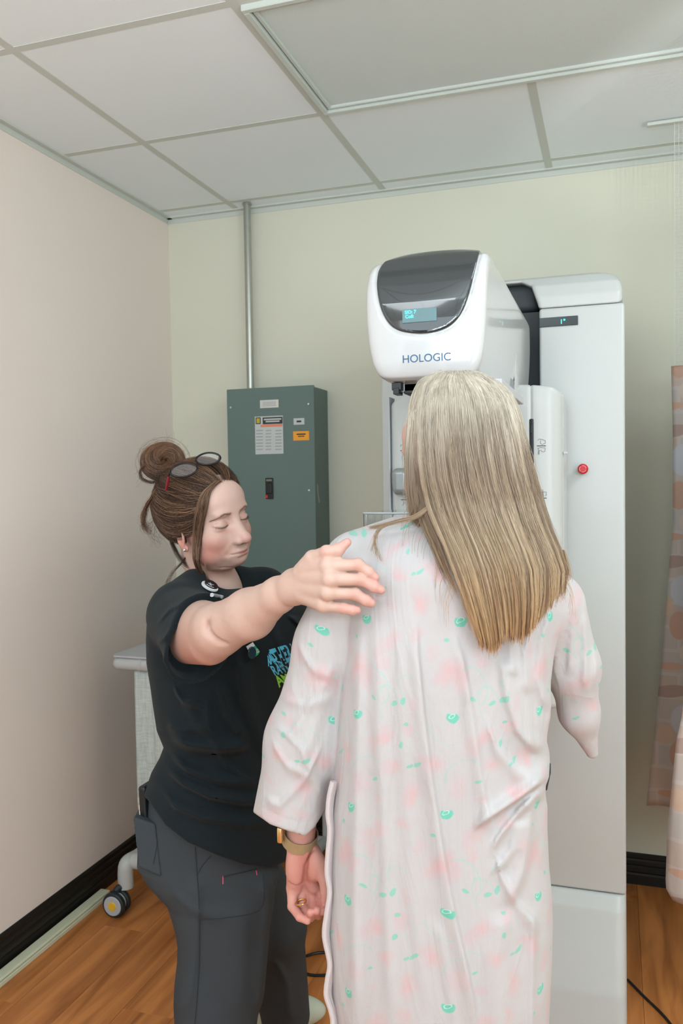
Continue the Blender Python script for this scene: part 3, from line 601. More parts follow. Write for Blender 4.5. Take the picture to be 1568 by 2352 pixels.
for yy, s_ in ((-.016, 0), (.016, 1)):
    cy = wc[1]+yy; k = MB().cyl((wc[0], cy-.010, wr), (wc[0], cy+.010, wr), wr, 32, .004).build('caster_wheel', M['charcoal'], ct, True)
    MB().cyl((wc[0], cy-.0125, wr), (wc[0], cy+.0125, wr), wr*.80, 32, .002).build('hubcap', M['grey_light'], k, True)
    MB().cyl((wc[0], cy-.0140, wr), (wc[0], cy+.0140, wr), wr*.36, 24, .001).build('hub_centre', mat('hub_yellow', (238, 190, 48), .5), k, True)
MB().tube(catmull([(bx, ky0, bz-.07), (bx, ky0-.01, wr*2+.012), (wc[0], wc[1], wr*2+.002), (wc[0], wc[1], wr)], 4), [.012]*9+[.007]*4, 12).build('caster_fork', M['charcoal'], ct, True)
for dx, dy in ((.52, 0), (.05, .34), (.52, .34)):
    q = np.array([min(bx+dx, kx1-.03), ky0+dy, 0]); k = MB().cyl((q[0], q[1]-.01, wr), (q[0], q[1]+.01, wr), wr, 24, .004).build('caster_wheel', M['charcoal'], ct, True); MB().tube([(q[0], q[1], wr*2+.002), (q[0], q[1], bz)], .016, 12).build('base_leg', M['white'], ct, True)
MB().tube([(bx+.05, ky0+.34, bz), (kx1, ky0+.34, bz)], .018, 12).tube([(kx1, ky0, bz), (kx1, ky1, bz)], .018, 12).tube([(kx1, ky1, bz), (kx1, ky1, rz)], .013, 12).build('rear_frame', M['white'], ct, True)
# ------------------------------------------------------------------ curtains at the right
def blobnode(nt, vec, c, r, ang=0., soft=.15, wrap=None):
    L = nt.links.new; s = nt.nodes.new('ShaderNodeVectorMath'); s.operation = 'SUBTRACT'; L(vec, s.inputs[0]); s.inputs[1].default_value = (c[0], c[1], 0); o = s.outputs[0]
    if wrap:
        w = nt.nodes.new('ShaderNodeVectorMath'); w.operation = 'WRAP'; L(o, w.inputs[0]); w.inputs[1].default_value = (wrap[0]/2, wrap[1]/2, 1); w.inputs[2].default_value = (-wrap[0]/2, -wrap[1]/2, -1); o = w.outputs[0]
    mp = nt.nodes.new('ShaderNodeMapping'); mp.vector_type = 'TEXTURE'; mp.inputs['Rotation'].default_value = (0, 0, ang); mp.inputs['Scale'].default_value = (r[0], r[1], 1); L(o, mp.inputs[0])
    return mp.outputs[0]
def disc(nt, v, soft=.15, ring=None, half=None):
    L = nt.links.new; l = nt.nodes.new('ShaderNodeVectorMath'); l.operation = 'LENGTH'; L(v, l.inputs[0]); val = l.outputs['Value']
    if ring:
        s = nt.nodes.new('ShaderNodeMath'); s.operation = 'SUBTRACT'; L(val, s.inputs[0]); s.inputs[1].default_value = 1; a = nt.nodes.new('ShaderNodeMath'); a.operation = 'ABSOLUTE'; L(s.outputs[0], a.inputs[0]); val = a.outputs[0]
        lo, hi = ring*.5, ring*1.3
    else: lo, hi = 1-soft, 1+soft
    m = nt.nodes.new('ShaderNodeMapRange'); m.interpolation_type = 'SMOOTHSTEP'; m.inputs[1].default_value = lo; m.inputs[2].default_value = hi; m.inputs[3].default_value = 1; m.inputs[4].default_value = 0; L(val, m.inputs[0]); out = m.outputs[0]
    if half is not None:
        sx = nt.nodes.new('ShaderNodeSeparateXYZ'); L(v, sx.inputs[0]); g = nt.nodes.new('ShaderNodeMath'); g.operation = 'GREATER_THAN'; L(sx.outputs[1], g.inputs[0]); g.inputs[1].default_value = half
        k = nt.nodes.new('ShaderNodeMath'); k.operation = 'MULTIPLY'; L(out, k.inputs[0]); L(g.outputs[0], k.inputs[1]); out = k.outputs[0]
    return out
def over(nt, col, mask, rgb, strength=1.):
    L = nt.links.new; x = nt.nodes.new('ShaderNodeMix'); x.data_type = 'RGBA'; f = mask
    if strength != 1:
        k = nt.nodes.new('ShaderNodeMath'); k.operation = 'MULTIPLY'; L(mask, k.inputs[0]); k.inputs[1].default_value = strength; f = k.outputs[0]
    L(f, x.inputs[0])
    if isinstance(col, tuple): x.inputs[6].default_value = col+(1,)
    else: L(col, x.inputs[6])
    x.inputs[7].default_value = lin(rgb)+(1,); return x.outputs[2]
def curtain_mat(name, k=1.):
    m = mat(name, (206, 196, 186), .8); nt = m.node_tree; L = nt.links.new; b = nt.nodes['Principled BSDF']; uv = nt.nodes.new('ShaderNodeAttribute'); uv.attribute_name = 'cloth'
    br = nt.nodes.new('ShaderNodeTexBrick'); br.inputs['Scale'].default_value = 1.; br.inputs['Brick Width'].default_value = .16; br.inputs['Row Height'].default_value = .075; br.inputs['Mortar Size'].default_value = .006
    br.inputs['Color1'].default_value = lin((186, 166, 154))+(1,); br.inputs['Color2'].default_value = lin((180, 177, 172))+(1,); br.inputs['Mortar'].default_value = lin((190, 182, 176))+(1,); L(uv.outputs['Vector'], br.inputs['Vector'])
    col = br.outputs['Color']; V = uv.outputs['Vector']
    for c, r, a_, rgb in [((.02, .03), (.05, .012), 0, (192, 158, 138)), ((.05, .16), (.035, .045), 0, (186, 152, 134)), ((.07, .27), (.05, .05), 0, (186, 188, 194)), ((.02, .36), (.07, .02), .1, (166, 144, 134)), ((.09, .08), (.04, .03), .4, (196, 182, 170)), ((.0, .22), (.03, .03), 0, (196, 172, 152))]:
        col = over(nt, col, disc(nt, blobnode(nt, V, c, r, a_, wrap=(.19, .41)), .06), rgb)
    L(col, b.inputs['Base Color']); return m
M['curtain'] = curtain_mat('curtain_print')
def curtain(name, base, width_dir, w_of_z, z0, z1, label, amp=.012, freq=38, ph=0., n=70, rows=60, hem=None):
    r = empty(name, (base[0], base[1], z0), label, 'curtain', None); m = bmesh.new(); G = []; cl = []
    wd = nrm(width_dir); nd = np.array([wd[1], -wd[0], 0])
    for j in range(rows+1):
        z = z0+(z1-z0)*j/rows; x0, x1 = w_of_z(z); rw = []
        for i in range(n+1):
            s = x0+(x1-x0)*i/n; w = amp*math.sin(s*freq+ph+.4*math.sin(z*3))+.4*amp*math.sin(s*freq*2.3+z*4)
            q = np.array(base[:2].tolist()+[0])+wd*s+nd*w; zz = z+(hem(s)*max(0, 1-j/6.) if hem else 0); rw.append(m.verts.new((q[0], q[1], zz))); cl.append((s*1.25, z, 0))
        G.append(rw)
    for j in range(rows):
        for i in range(n): m.faces.new((G[j][i], G[j][i+1], G[j+1][i+1], G[j+1][i]))
    me = bpy.data.meshes.new('drape'); m.to_mesh(me); m.free(); at = me.attributes.new('cloth', 'FLOAT_VECTOR', 'POINT'); at.data.foreach_set('vector', np.array(cl, f32).ravel())
    o = link('drape', me, M['curtain'], r, True); sm = o.modifiers.new('thickness', 'SOLIDIFY'); sm.thickness = .0015; return r
# hanging curtain near the back wall
def netting(parent, base, wd, x0, x1, z0, z1):
    m = MB(); wd = nrm(wd)
    for i in range(int((x1-x0)/.012)):
        q = np.array([base[0], base[1], 0])+wd*(x0+i*.012); m.box((q[0]-.0006, q[1]-.0006, z0), (q[0]+.0006, q[1]+.0006, z1))
    nz = int((z1-z0)/.012)
    for j in range(nz):
        z = z0+j*.012; a = np.array([base[0], base[1], z])+wd*x0; b = np.array([base[0], base[1], z])+wd*x1; m.tube([a, b], .0006, 4)
    o = m.build('netting', mat('net_white', (205, 208, 200), .6), parent); o['kind'] = 'stuff'; return o
YA = -.30
def wA(z):
    zz = [WY(1540, v, YA)[2] for v in (1860, 1700, 1500, 1200, 1000, 840)]; xx = [WY(u, v, YA)[0] for u, v in ((1484, 1860), (1501, 1700), (1520, 1500), (1545, 1200), (1545, 1000), (1541, 840))]
    return float(np.interp(z, zz, xx)), .95
cz0_, cz1_ = WY(1484, 1850, YA)[2], WY(1545, 840, YA)[2]
c1 = curtain('curtain', np.array([0., YA]), (1, 0, 0), wA, cz0_, cz1_, 'peach patterned curtain hanging farther back, its hem above the baseboard', .008, 30)
netting(c1, (0, YA), (1, 0, 0), wA(cz1_)[0]+.01, .95, cz1_, HC)
YB2 = -.85
def wB(z):
    zz = [WY(1540, v, YB2)[2] for v in (2070, 2045, 1900, 1700, 1650, 1400, 840)]; xx = [WY(u, v, YB2)[0] for u, v in ((1545, 2070), (1528, 2045), (1533, 1900), (1552, 1700), (1564, 1650), (1590, 1400), (1600, 840))]
    return float(np.interp(z, zz, xx)), .95
c2 = curtain('curtain', np.array([0., YB2]), (1, 0, 0), wB, WY(1550, 2070, YB2)[2], cz1_, 'pale patterned curtain hanging nearer, its lower hem close to the floor', .012, 34, 1.)
netting(c2, (0, YB2), (1, 0, 0), wB(cz1_)[0], .95, cz1_, HC)
for cc, yy, x0 in ((c1, YA, .1), (c2, YB2, .3)): MB().box((x0, yy-.01, HC-.012), (1.0, yy+.01, HC-.0015), .002).build('curtain_track', M['grid'], cc)
def vof(P):
    u, v = PX(P); return u, v
def fold(u, v, pts, amp, wl, wr, horiz=False):
    pts = np.array(pts, float)
    if horiz: u, v = v, u; pts = pts[:, ::-1]
    c = np.interp(v, pts[:, 1], pts[:, 0]); t = (v-pts[0, 1])/(pts[-1, 1]-pts[0, 1]); e = np.clip(np.minimum(t, 1-t)*6, 0, 1); e = e*e*(3-2*e); s = u-c
    return amp*e*np.exp(-np.where(s < 0, s/wl, s/wr)**2)
def on_surface(f, pts, off=.001, t0=.9, t1=2.6): 
    u = [p[0] for p in pts]; v = [p[1] for p in pts]; return march(f, u, v, t0, t1)-_F*off
# ------------------------------------------------------------------ woman in the patterned gown, seen from behind
pt = empty('person', W(1010, 3000, 1.30)*np.array([1, 1, 0]), 'long-haired blonde woman seen from behind in pale pink floral gown', 'person')
FH = nrm((_F[0], _F[1], 0)); f_r = _r.astype(f32); f_F = FH.astype(f32)
T1 = 1.30
gv = np.array([1150, 1195, 1215, 1250, 1300, 1350, 1400, 1440, 1500, 1560, 1600, 1640, 1680, 1700, 1740, 1775, 1795, 1815, 1850, 1900, 1980, 2050, 2120, 2200, 2280, 2352, 2700, 3000.])
gl_ = np.array([965, 940, 905, 850, 815, 800, 793, 790, 788, 783, 779, 775, 772, 771, 768, 766, 764, 762, 757, 756, 752, 749, 747, 750, 756, 766, 765, 765.])
gr_ = np.array([1045, 1080, 1110, 1160, 1225, 1270, 1285, 1280, 1270, 1262, 1261, 1262, 1254, 1250, 1261, 1259, 1252, 1250, 1256, 1256, 1260, 1267, 1270, 1268, 1265, 1262, 1255, 1250.])
gz = np.array([W(1000, v, T1)[2] for v in gv])[::-1]; gX = np.array([(W((a+b)/2, v, T1)-CAM)@_r for a, b, v in zip(gl_, gr_, gv)])[::-1]; gH = ((gr_-gl_)/2/CF*T1)[::-1]
gD = np.interp(gz, [0, .35, .7, .95, 1.15, 1.25, 1.32, 1.40], [.13, .135, .13, .118, .115, .105, .085, .06]); gY = np.interp(gz, [.35, .9, 1.2, 1.4], [1.30, 1.30, 1.305, 1.32])
def pf(P): q = P-CAM.astype(f32); return q@f_r, q@f_F, P[:, 2]
GF = [ # vertical folds (polyline, depth, width left, width right)
 ([(955, 1380), (958, 1500), (972, 1640), (992, 1800), (1015, 1950), (1045, 2110), (1075, 2240), (1105, 2420)], .013, 26, 5, 0),
 ([(1040, 1440), (1062, 1520), (1083, 1640), (1103, 1780), (1122, 1880), (1132, 1930)], .008, 18, 7, 0),
 ([(858, 1400), (868, 1560), (876, 1760), (884, 1950), (892, 2150), (900, 2400)], .006, 16, 16, 0),
 ([(832, 1380), (826, 1500), (822, 1700), (818, 1900), (815, 2100), (818, 2400)], .005, 16, 12, 0),
 ([(915, 1420), (920, 1600), (930, 1800), (945, 2000), (965, 2200), (985, 2400)], .004, 16, 18, 0),
 ([(1150, 1500), (1165, 1600), (1190, 1680), (1225, 1725), (1255, 1742)], .010, 12, 34, 0),
 ([(1110, 1640), (1140, 1720), (1190, 1775), (1250, 1795)], .006, 14, 30, 1),
 ([(1080, 1905), (1120, 1880), (1180, 1840), (1225, 1808), (1262, 1780)], .013, 22, 7, 1),
 ([(1120, 1960), (1150, 1915), (1190, 1865), (1225, 1830), (1256, 1815)], .008, 12, 16, 1),
 ([(1220, 1810), (1215, 1900), (1200, 2000), (1165, 2090)], .008, 22, 12, 0), ([(1190, 1880), (1175, 1950), (1130, 2010)], .006, 10, 20, 0),
 ([(1130, 1930), (1150, 2010), (1190, 2080), (1240, 2130)], .006, 12, 26, 1), ([(1225, 2090), (1222, 2200), (1220, 2420)], .005, 8, 10, 0), ([(1160, 2080), (1140, 2200), (1150, 2400)], .007, 30, 30, 0),
 ([(1262, 1400), (1240, 1480), (1235, 1560), (1255, 1640)], .005, 8, 14, 0), ([(1225, 1420), (1205, 1500), (1210, 1600)], .005, 10, 18, 0), ([(1000, 2100), (1030, 2250), (1055, 2420)], .005, 18, 12, 0), ([(1170, 1440), (1175, 1520), (1180, 1560)], .005, 12, 12, 0)]
def torso_g(P):
    X, Y, z = pf(P); c = np.interp(z, gz, gX); h = np.interp(z, gz, gH); dp = np.interp(z, gz, gD); y0 = np.interp(z, gz, gY)
    a = (X-c)/h; b = (Y-y0)/dp; r = (np.abs(a)**2.5+np.abs(b)**2.5)**(1/2.5); d = (r-1)*np.minimum(h, dp); d = smax(d, z-W(1000, 1262, T1)[2], .05); return d
lsA, lsB = (W(812, 1300, 1.315), W(842, 1288, 1.315))
LSL = [W(806, 1302, 1.31), W(752, 1480, 1.325), W(698, 1700, 1.335), W(657, 1905, 1.33)]
RSL = [W(1270, 1392, 1.33), W(1312, 1530, 1.35), W(1330, 1640, 1.37), W(1359, 1728, 1.385)]
SLF = [([(740, 1560), (700, 1640), (660, 1700)], .004, 10, 18, 0), ([(765, 1500), (730, 1640), (680, 1800)], .004, 12, 16, 0), ([(620, 1700), (660, 1760), (720, 1790)], .004, 10, 14, 1), ([(600, 1830), (640, 1850), (700, 1790), (745, 1700)], .005, 10, 14, 1), ([(640, 1600), (700, 1620), (770, 1600)], .004, 10, 16, 1), ([(680, 1480), (720, 1540), (775, 1560)], .005, 14, 14, 1), ([(630, 1660), (690, 1720), (745, 1840)], .004, 9, 12, 0)]
SRF = [([(1293, 1380), (1285, 1460), (1272, 1540), (1268, 1600)], .007, 6, 14, 0), ([(1318, 1370), (1312, 1450), (1305, 1560)], .006, 7, 12, 0), ([(1340, 1400), (1345, 1500), (1340, 1600)], .005, 8, 10, 0), ([(1285, 1600), (1320, 1660), (1362, 1700)], .005, 8, 12, 1), ([(1310, 1580), (1340, 1640), (1375, 1660)], .004, 8, 10, 1), ([(1360, 1440), (1368, 1520), (1366, 1600)], .004, 6, 8, 0)]
def lsleeve(P):
    d = None
    for (a, b, ra, rb) in ((LSL[0], LSL[1], .047, .048), (LSL[1], LSL[2], .048, .058), (LSL[2], LSL[3], .058, .0575)):
        e = cone(P, a, b, ra, rb); d = e if d is None else smin(d, e, .03)
    return d
def rsleeve(P):
    d = None
    for (a, b, ra, rb) in ((RSL[0], RSL[1], .050, .043), (RSL[1], RSL[2], .043, .030), (RSL[2], RSL[3], .030, .010)):
        e = cone(P, a, b, ra, rb); d = e if d is None else smin(d, e, .02)
    return d
def shoulders(P):
    d = cone(P, W(985, 1240, 1.315), W(822, 1290, 1.31), .050, .050); e = cone(P, W(1010, 1245, 1.32), W(1262, 1383, 1.33), .050, .048)
    return smin(smin(d, e, .03), ell(P, W(1020, 1330, 1.29), (.13, .085, .075)), .05)
def gown_sdf(P):
    u, v = vof(P); X, Y, z = pf(P); near = np.clip((1.31-Y)/.02, 0, 1)
    d = torso_g(P); dd = np.zeros(len(P))
    for pts, am, wl, wr, hz in GF: dd += fold(u, v, pts, am, wl, wr, hz)
    th = X*40; d = smin(d, shoulders(P), .04)-dd*near
    l = lsleeve(P); dl = np.zeros(len(P))
    for pts, am, wl, wr, hz in SLF: dl += fold(u, v, pts, am, wl, wr, hz)
    hemv_ = np.interp(u, [560, 585, 620, 660, 700, 722, 750, 790], [1852, 1868, 1893, 1908, 1920, 1900, 1855, 1800]); l = l-dl*near
    inn = smax(cone(P, LSL[2], LSL[3]+(LSL[3]-LSL[2])*.5, .0525, .0495), -(v-1800)*(T1/CF), .005); cut = (v-hemv_)*(T1/CF)*.85
    l = smax(l-np.where((cut > -.017) & (cut < -.0155), -.0012, 0), cut, .003); l = np.maximum(l, -inn)
    r = rsleeve(P); dr = np.zeros(len(P))
    for pts, am, wl, wr, hz in SRF: dr += fold(u, v, pts, am, wl, wr, hz)
    r = r-dr*near
    d = smin(d, r, .012); d = smin(d, l, .010)
    d = smax(d, -cone(P, W(1005, 1150, 1.33), W(1003, 1238, 1.335), .062, .056), .008); d = smax(d, .40-z, .006)
    return d
def gown_uv(V):
    X, Y, z = pf(V); c = np.interp(z, gz, gX); h = np.interp(z, gz, gH); dp = np.interp(z, gz, gD); y0 = np.interp(z, gz, gY)
    th = np.arctan2((X-c)/h, -(Y-y0)/dp); ut = th*.19; t = torso_g(V); l = lsleeve(V); r = rsleeve(V)
    uvx = np.where((l < t) & (l < r), X*.95+z*.12+.37, np.where(r < t, X*.95+.23+z*.1, ut)); uvz = np.where((l < t) & (l < r), z+X*.25+.03, np.where(r < t, z-.05, z)); return np.stack([uvx, uvz, np.zeros(len(V))], 1)
def gown_mat():
    m = mat('gown_floral_cotton', (206, 201, 201), .85, noise=.0, bump=.16, bscale=700, sheen=.15, spec=.2); nt = m.node_tree; L = nt.links.new; b = nt.nodes['Principled BSDF']
    at = nt.nodes.new('ShaderNodeAttribute'); at.attribute_name = 'cloth'; nz = nt.nodes.new('ShaderNodeTexNoise'); nz.inputs['Scale'].default_value = 60; nz.inputs['Detail'].default_value = 3; L(at.outputs['Vector'], nz.inputs['Vector'])
    sb = nt.nodes.new('ShaderNodeVectorMath'); sb.operation = 'SUBTRACT'; L(nz.outputs['Color'], sb.inputs[0]); sb.inputs[1].default_value = (.5, .5, .5)
    def warp(k):
        ma = nt.nodes.new('ShaderNodeVectorMath'); ma.operation = 'MULTIPLY_ADD'; L(sb.outputs[0], ma.inputs[0]); ma.inputs[1].default_value = (k, k, 0); L(at.outputs['Vector'], ma.inputs[2]); return ma.outputs[0]
    Vp = warp(.026); Vl = warp(.007); TWp = (.162, .1385*1.0); px = .000683
    TW2 = (TWp[0], TWp[1]*2)
    col = lin((186, 183, 183))
    pinks = [(-15, -100, 28, 22, .3, .8), (12, -82, 20, 26, 0, .7), (-34, -78, 22, 17, 0, .6), (62, -110, 15, 11, .4, .6), (-62, -130, 14, 18, 0, .5), (78, 44, 22, 17, .5, .7), (52, 64, 16, 20, 0, .5), (-100, 26, 16, 15, 0, .65), (-92, -24, 12, 20, 0, .5), (-36, 100, 20, 24, .3, .65), (-60, 84, 14, 12, 0, .5), (104, 106, 20, 16, 0, .6), (20, 150, 22, 22, 0, .5), (-86, 160, 18, 26, .2, .55), (72, 176, 14, 10, 0, .5)]
    for x, y, rx, ry, a, s in pinks: col = over(nt, col, disc(nt, blobnode(nt, Vp, (x*px, -y*px), (rx*px, ry*px), a, wrap=TWp if abs(y) < 70 else TW2), .45), (200, 166, 168), s*.65)
    cores = [(-12, -96, 11, 9, 0), (80, 46, 9, 8, 0), (-34, 102, 9, 11, 0), (104, 108, 8, 7, 0), (-88, 164, 8, 11, 0)]
    for x, y, rx, ry, a in cores: col = over(nt, col, disc(nt, blobnode(nt, Vp, (x*px, -y*px), (rx*px, ry*px), a, wrap=TW2), .5), (210, 160, 160), .3)
    arcs = [(40, -60, 48, 34, -.9, .0), (96, -8, 26, 60, .5, .0), (-80, 66, 14, 40, .2, .0), (30, 120, 44, 24, .4, 0.), (-20, 40, 36, 16, 2.6, 0), (-100, -60, 20, 36, .9, .1)]
    for x, y, rx, ry, a, h in arcs: col = over(nt, col, disc(nt, blobnode(nt, Vl, (x*px, -y*px), (rx*px, ry*px), a, wrap=TW2), ring=.05, half=h), (156, 192, 183), .55)
    lv = [(118, -34, 5, 9, -.3), (96, -26, 10, 5, .25), (128, 16, 6, 4, 0), (-74, 100, 12, 4, .6), (-92, 106, 7, 3, .3), (44, -36, 9, 4, -.5), (-116, 60, 5, 7, 0), (62, 138, 8, 3, .4), (-30, -160, 6, 4, 0)]
    for x, y, rx, ry, a in lv: col = over(nt, col, disc(nt, blobnode(nt, Vl, (x*px, -y*px), (rx*px, ry*px), a, wrap=TW2), .25), (108, 190, 170), .7)
    col = over(nt, col, disc(nt, blobnode(nt, Vl, (0, -3*px), (15*px, 12*px), .0, wrap=TWp), .12), (100, 188, 166), .9)
    col = over(nt, col, disc(nt, blobnode(nt, Vl, (0, 10*px), (16*px, 7*px), .1, wrap=TWp), .12), (186, 183, 183), .95)
    col = over(nt, col, disc(nt, blobnode(nt, Vl, (-2*px, -1*px), (8*px, 4*px), .4, wrap=TWp), ring=.16), (190, 222, 212), .8)
    L(col, b.inputs['Base Color'])
    mp = nt.nodes.new('ShaderNodeMapping'); mp.inputs['Scale'].default_value = (11, 5, 3.2); mp.inputs['Rotation'].default_value = (0, .12, 0); ge = nt.nodes.new('ShaderNodeNewGeometry'); L(ge.outputs['Position'], mp.inputs[0])
    w1 = nt.nodes.new('ShaderNodeTexNoise'); w1.inputs['Scale'].default_value = 1.; w1.inputs['Detail'].default_value = 3.5; w1.inputs['Distortion'].default_value = 1.1; w1.inputs['Roughness'].default_value = .55; L(mp.outputs[0], w1.inputs['Vector'])
    ab = nt.nodes.new('ShaderNodeMath'); ab.operation = 'SUBTRACT'; L(w1.outputs['Fac'], ab.inputs[0]); ab.inputs[1].default_value = .5; a2 = nt.nodes.new('ShaderNodeMath'); a2.operation = 'ABSOLUTE'; L(ab.outputs[0], a2.inputs[0])
    bp = nt.nodes.new('ShaderNodeBump'); bp.inputs['Strength'].default_value = .36; bp.inputs['Distance'].default_value = .028; bp.invert = True; L(a2.outputs[0], bp.inputs['Height'])
    old = [n for n in nt.nodes if n.type == 'BUMP' and n != bp][0]; L(bp.outputs[0], old.inputs['Normal']); return m
M['gown'] = gown_mat(); M['gown_trim'] = mat('gown_binding', (196, 187, 187), .85, noise=.04)
gme = sdf_mesh('gown', gown_sdf, CAM+_r*-.24+FH*1.1+np.array([0, 0, -1.08])-np.array([.06, .12, 0]), CAM+_r*.46+FH*1.5+np.array([.06, .1, -.05]), .0036, lip=1.5, vecf=gown_uv)
link('gown', gme, M['gown'], pt)
tb = [(764, 1795), (756, 1830), (753, 1870), (757, 1910), (753, 1960), (751, 2005), (757, 2050), (750, 2100), (745, 2150), (757, 2212), (752, 2250), (749, 2285), (760, 2322), (764, 2352), (758, 2420)]
for i, dx in enumerate((0, 9)): MB().tube(catmull([W(u+dx*.7, v, 1.262+.012*i) for u, v in tb], 6), .0042, 8).build('trim_band', M['gown_trim'], pt, True)
# ------------------------------------------------------------------ woman in the dark shirt
def skin_mat(name, rough=.48):
    m = mat(name, (224, 176, 156), rough, attr='Col', noise=.03, nscale=60, bump=.10, bscale=420, sss=.12, spec=.35); return m
M['skin'] = skin_mat('skin_fair'); M['skin_pink'] = skin_mat('skin_rosy')
def Emat(a, b, c): return np.array(Matrix.Rotation(a, 3, 'Z') @ Matrix.Rotation(b, 3, 'X') @ Matrix.Rotation(c, 3, 'Y'), float)
HS = .965; HO = W(478, 1190, 1.75); HM = Emat(-1.935, -.02, .24)
def h2w(p): return HO+(np.asarray(p, float)@HM.T)*HS
def w2h(P): return ((P-HO.astype(f32))@HM.astype(f32))/f32(HS)
def sym(q): return np.stack([np.abs(q[:, 0]), q[:, 1], q[:, 2]], 1)
def warp_low(q):
    q = q.copy(); z = q[:, 2]; q[:, 2] = np.where(z < -.048, -.048+(z+.048)*1.15, z); return q
def face_sdf(q):
    q = warp_low(q); s = sym(q)
    d = ell(q, (0, -.012, .034), (.073, .094, .080))
    d = smin(d, ell(q, (0, .020, -.022), (.063, .064, .078)), .03)
    d = smin(d, ell(q, (0, .030, -.074), (.050, .046, .036)), .03)
    d = smin(d, ell(q, (0, .070, -.096), (.019, .015, .014)), .018)
    d = smin(d, ell(s, (.037, .052, -.036), (.024, .022, .022)), .022)
    d = smin(d, ell(s, (.046, .030, -.072), (.018, .028, .022)), .022)
    d = smin(d, ell(q, (0, .066, .046), (.046, .020, .030)), .03)
    d = smin(d, ell(s, (.022, .077, .019), (.022, .010, .008)), .014)
    d = smin(d, ell(q, (0, .064, -.070), (.034, .027, .028)), .016)
    d = smin(d, ell(q, (0, .022, -.104), (.042, .040, .020)), .022)      # soft under-chin
    d = smax(d, -ell(s, (.033, .095, .001), (.018, .018, .011)), .014)     # eye sockets
    d = smax(d, -ell(s, (.0175, .096, .003), (.0065, .013, .009)), .012)
    # nose
    n = cone(q, (0, .078, .010), (0, .104, -.036), .0075, .0095); n = smin(n, ell(q, (0, .1065, -.0405), (.0115, .0115, .0095)), .010)
    n = smin(n, ell(s, (.0125, .094, -.0445), (.0075, .0115, .0080)), .006); n = smin(n, cone(q, (0, .098, -.050), (0, .108, -.045), .004, .005), .006)
    n = smin(n, ell(s, (.0105, .0865, -.030), (.0085, .0120, .0170)), .010)
    d = smin(d, n, .014)
    d = smax(d, -ell(s, (.0070, .1005, -.0535), (.0042, .0062, .0032), rot('X', .35)), .003)
    # closed, downcast eyes: ball, upper lid, crease, lower lid
    e = ell(s, (.0315, .0660, -.0030), (.0155, .0150, .0140)); lid = np.maximum(e-.0016, -(s[:, 2]+.0065+((s[:, 0]-.0315)/.016)**2*-.0035))
    d = smin(d, e, .004); d = smin(d, lid, .002)
    d = smin(d, np.maximum(ell(s, (.0315, .0665, -.0110), (.0165, .0135, .0070)), s[:, 2]+.0088), .004)
    cr = chain(s, [(.019, .0815, .0035), (.026, .0850, .0075), (.036, .0825, .0075), (.046, .0720, .0015)], [.0008]*4, .001); d = smax(d, -(cr-.0006), .0032)
    # lips
    up = chain(s, [(0, .0905, -.0700), (.010, .0885, -.0690), (.021, .0800, -.0722)], [.0052, .0046, .0020], .003)
    lo_ = chain(s, [(0, .0885, -.0795), (.011, .0860, -.0790), (.021, .0795, -.0742)], [.0062, .0054, .0022], .003)
    d = smin(d, up, .004); d = smin(d, lo_, .004)
    mo = chain(s, [(0, .0975, -.0745), (.010, .0950, -.0740), (.019, .0880, -.0745), (.026, .0815, -.0742)], [.0012, .0012, .0012, .0008], .001); d = smax(d, -(mo-.0004), .0028)
    d = smax(d, -(cone(s, (.0235, .0930, -.0540), (.0340, .0800, -.0720), .0012, .0010)), .012)
    d = smax(d, -(ell(q, (0, .0960, -.0885), (.014, .0065, .0035))), .008)     # under the lower lip
    d = smax(d, -(cone(q, (0, .1005, -.0570), (0, .0985, -.0660), .0016, .0022)), .005)
    d = smax(d, -(chain(s, [(0, .064, -.1150), (.022, .058, -.1110), (.040, .040, -.0980)], [.0012]*3, .002)), .008)  # fold beneath the chin
    # ears
    a = ell(s, (.0765, -.010, -.020), (.0065, .0175, .0300), rot('Z', -.35)@rot('X', -.12)); a = smax(a, -ell(s, (.0835, -.006, -.016), (.0055, .0105, .0190), rot('Z', -.35)), .004)
    a = smin(a, ell(s, (.0755, -.001, -.0455), (.0050, .0075, .0085)), .006); d = smin(d, a, .006)
    return d
nkA, nkB = W(468, 1262, 1.79), W(490, 1362, 1.80)
RS, RE, RB, RW = W(412, 1422, 1.64), W(502, 1446, 1.43), W(575, 1410, 1.37), W(672, 1350, 1.272)
HN = {'p': W(712, 1332, 1.225)}
def limb(P, a, b, ra, rb): return cone(P, a, b, ra, rb)
FING = {  # knuckle chains, back of the hand towards the lens
 'index': ([(706, 1306, 1.232), (752, 1300, 1.198), (822, 1297, 1.168), (846, 1314, 1.166), (861, 1326, 1.172)], [.0125, .0108, .0092, .0082, .0068]),
 'middle': ([(708, 1328, 1.228), (757, 1330, 1.190), (828, 1331, 1.160), (858, 1347, 1.160), (875, 1355, 1.166)], [.0125, .0108, .0092, .0084, .0068]),
 'ring': ([(706, 1350, 1.230), (752, 1361, 1.194), (815, 1364, 1.166), (840, 1379, 1.166), (852, 1385, 1.172)], [.0120, .0104, .0090, .0082, .0068]),
 'little': ([(702, 1370, 1.238), (742, 1389, 1.206), (789, 1397, 1.184), (808, 1401, 1.184), (820, 1401, 1.188)], [.0110, .0094, .0080, .0074, .0062]),
 'thumb': ([(694, 1312, 1.240), (718, 1283, 1.222), (750, 1268, 1.210), (776, 1263, 1.208), (797, 1246, 1.212)], [.0135, .0118, .0098, .0090, .0066])}
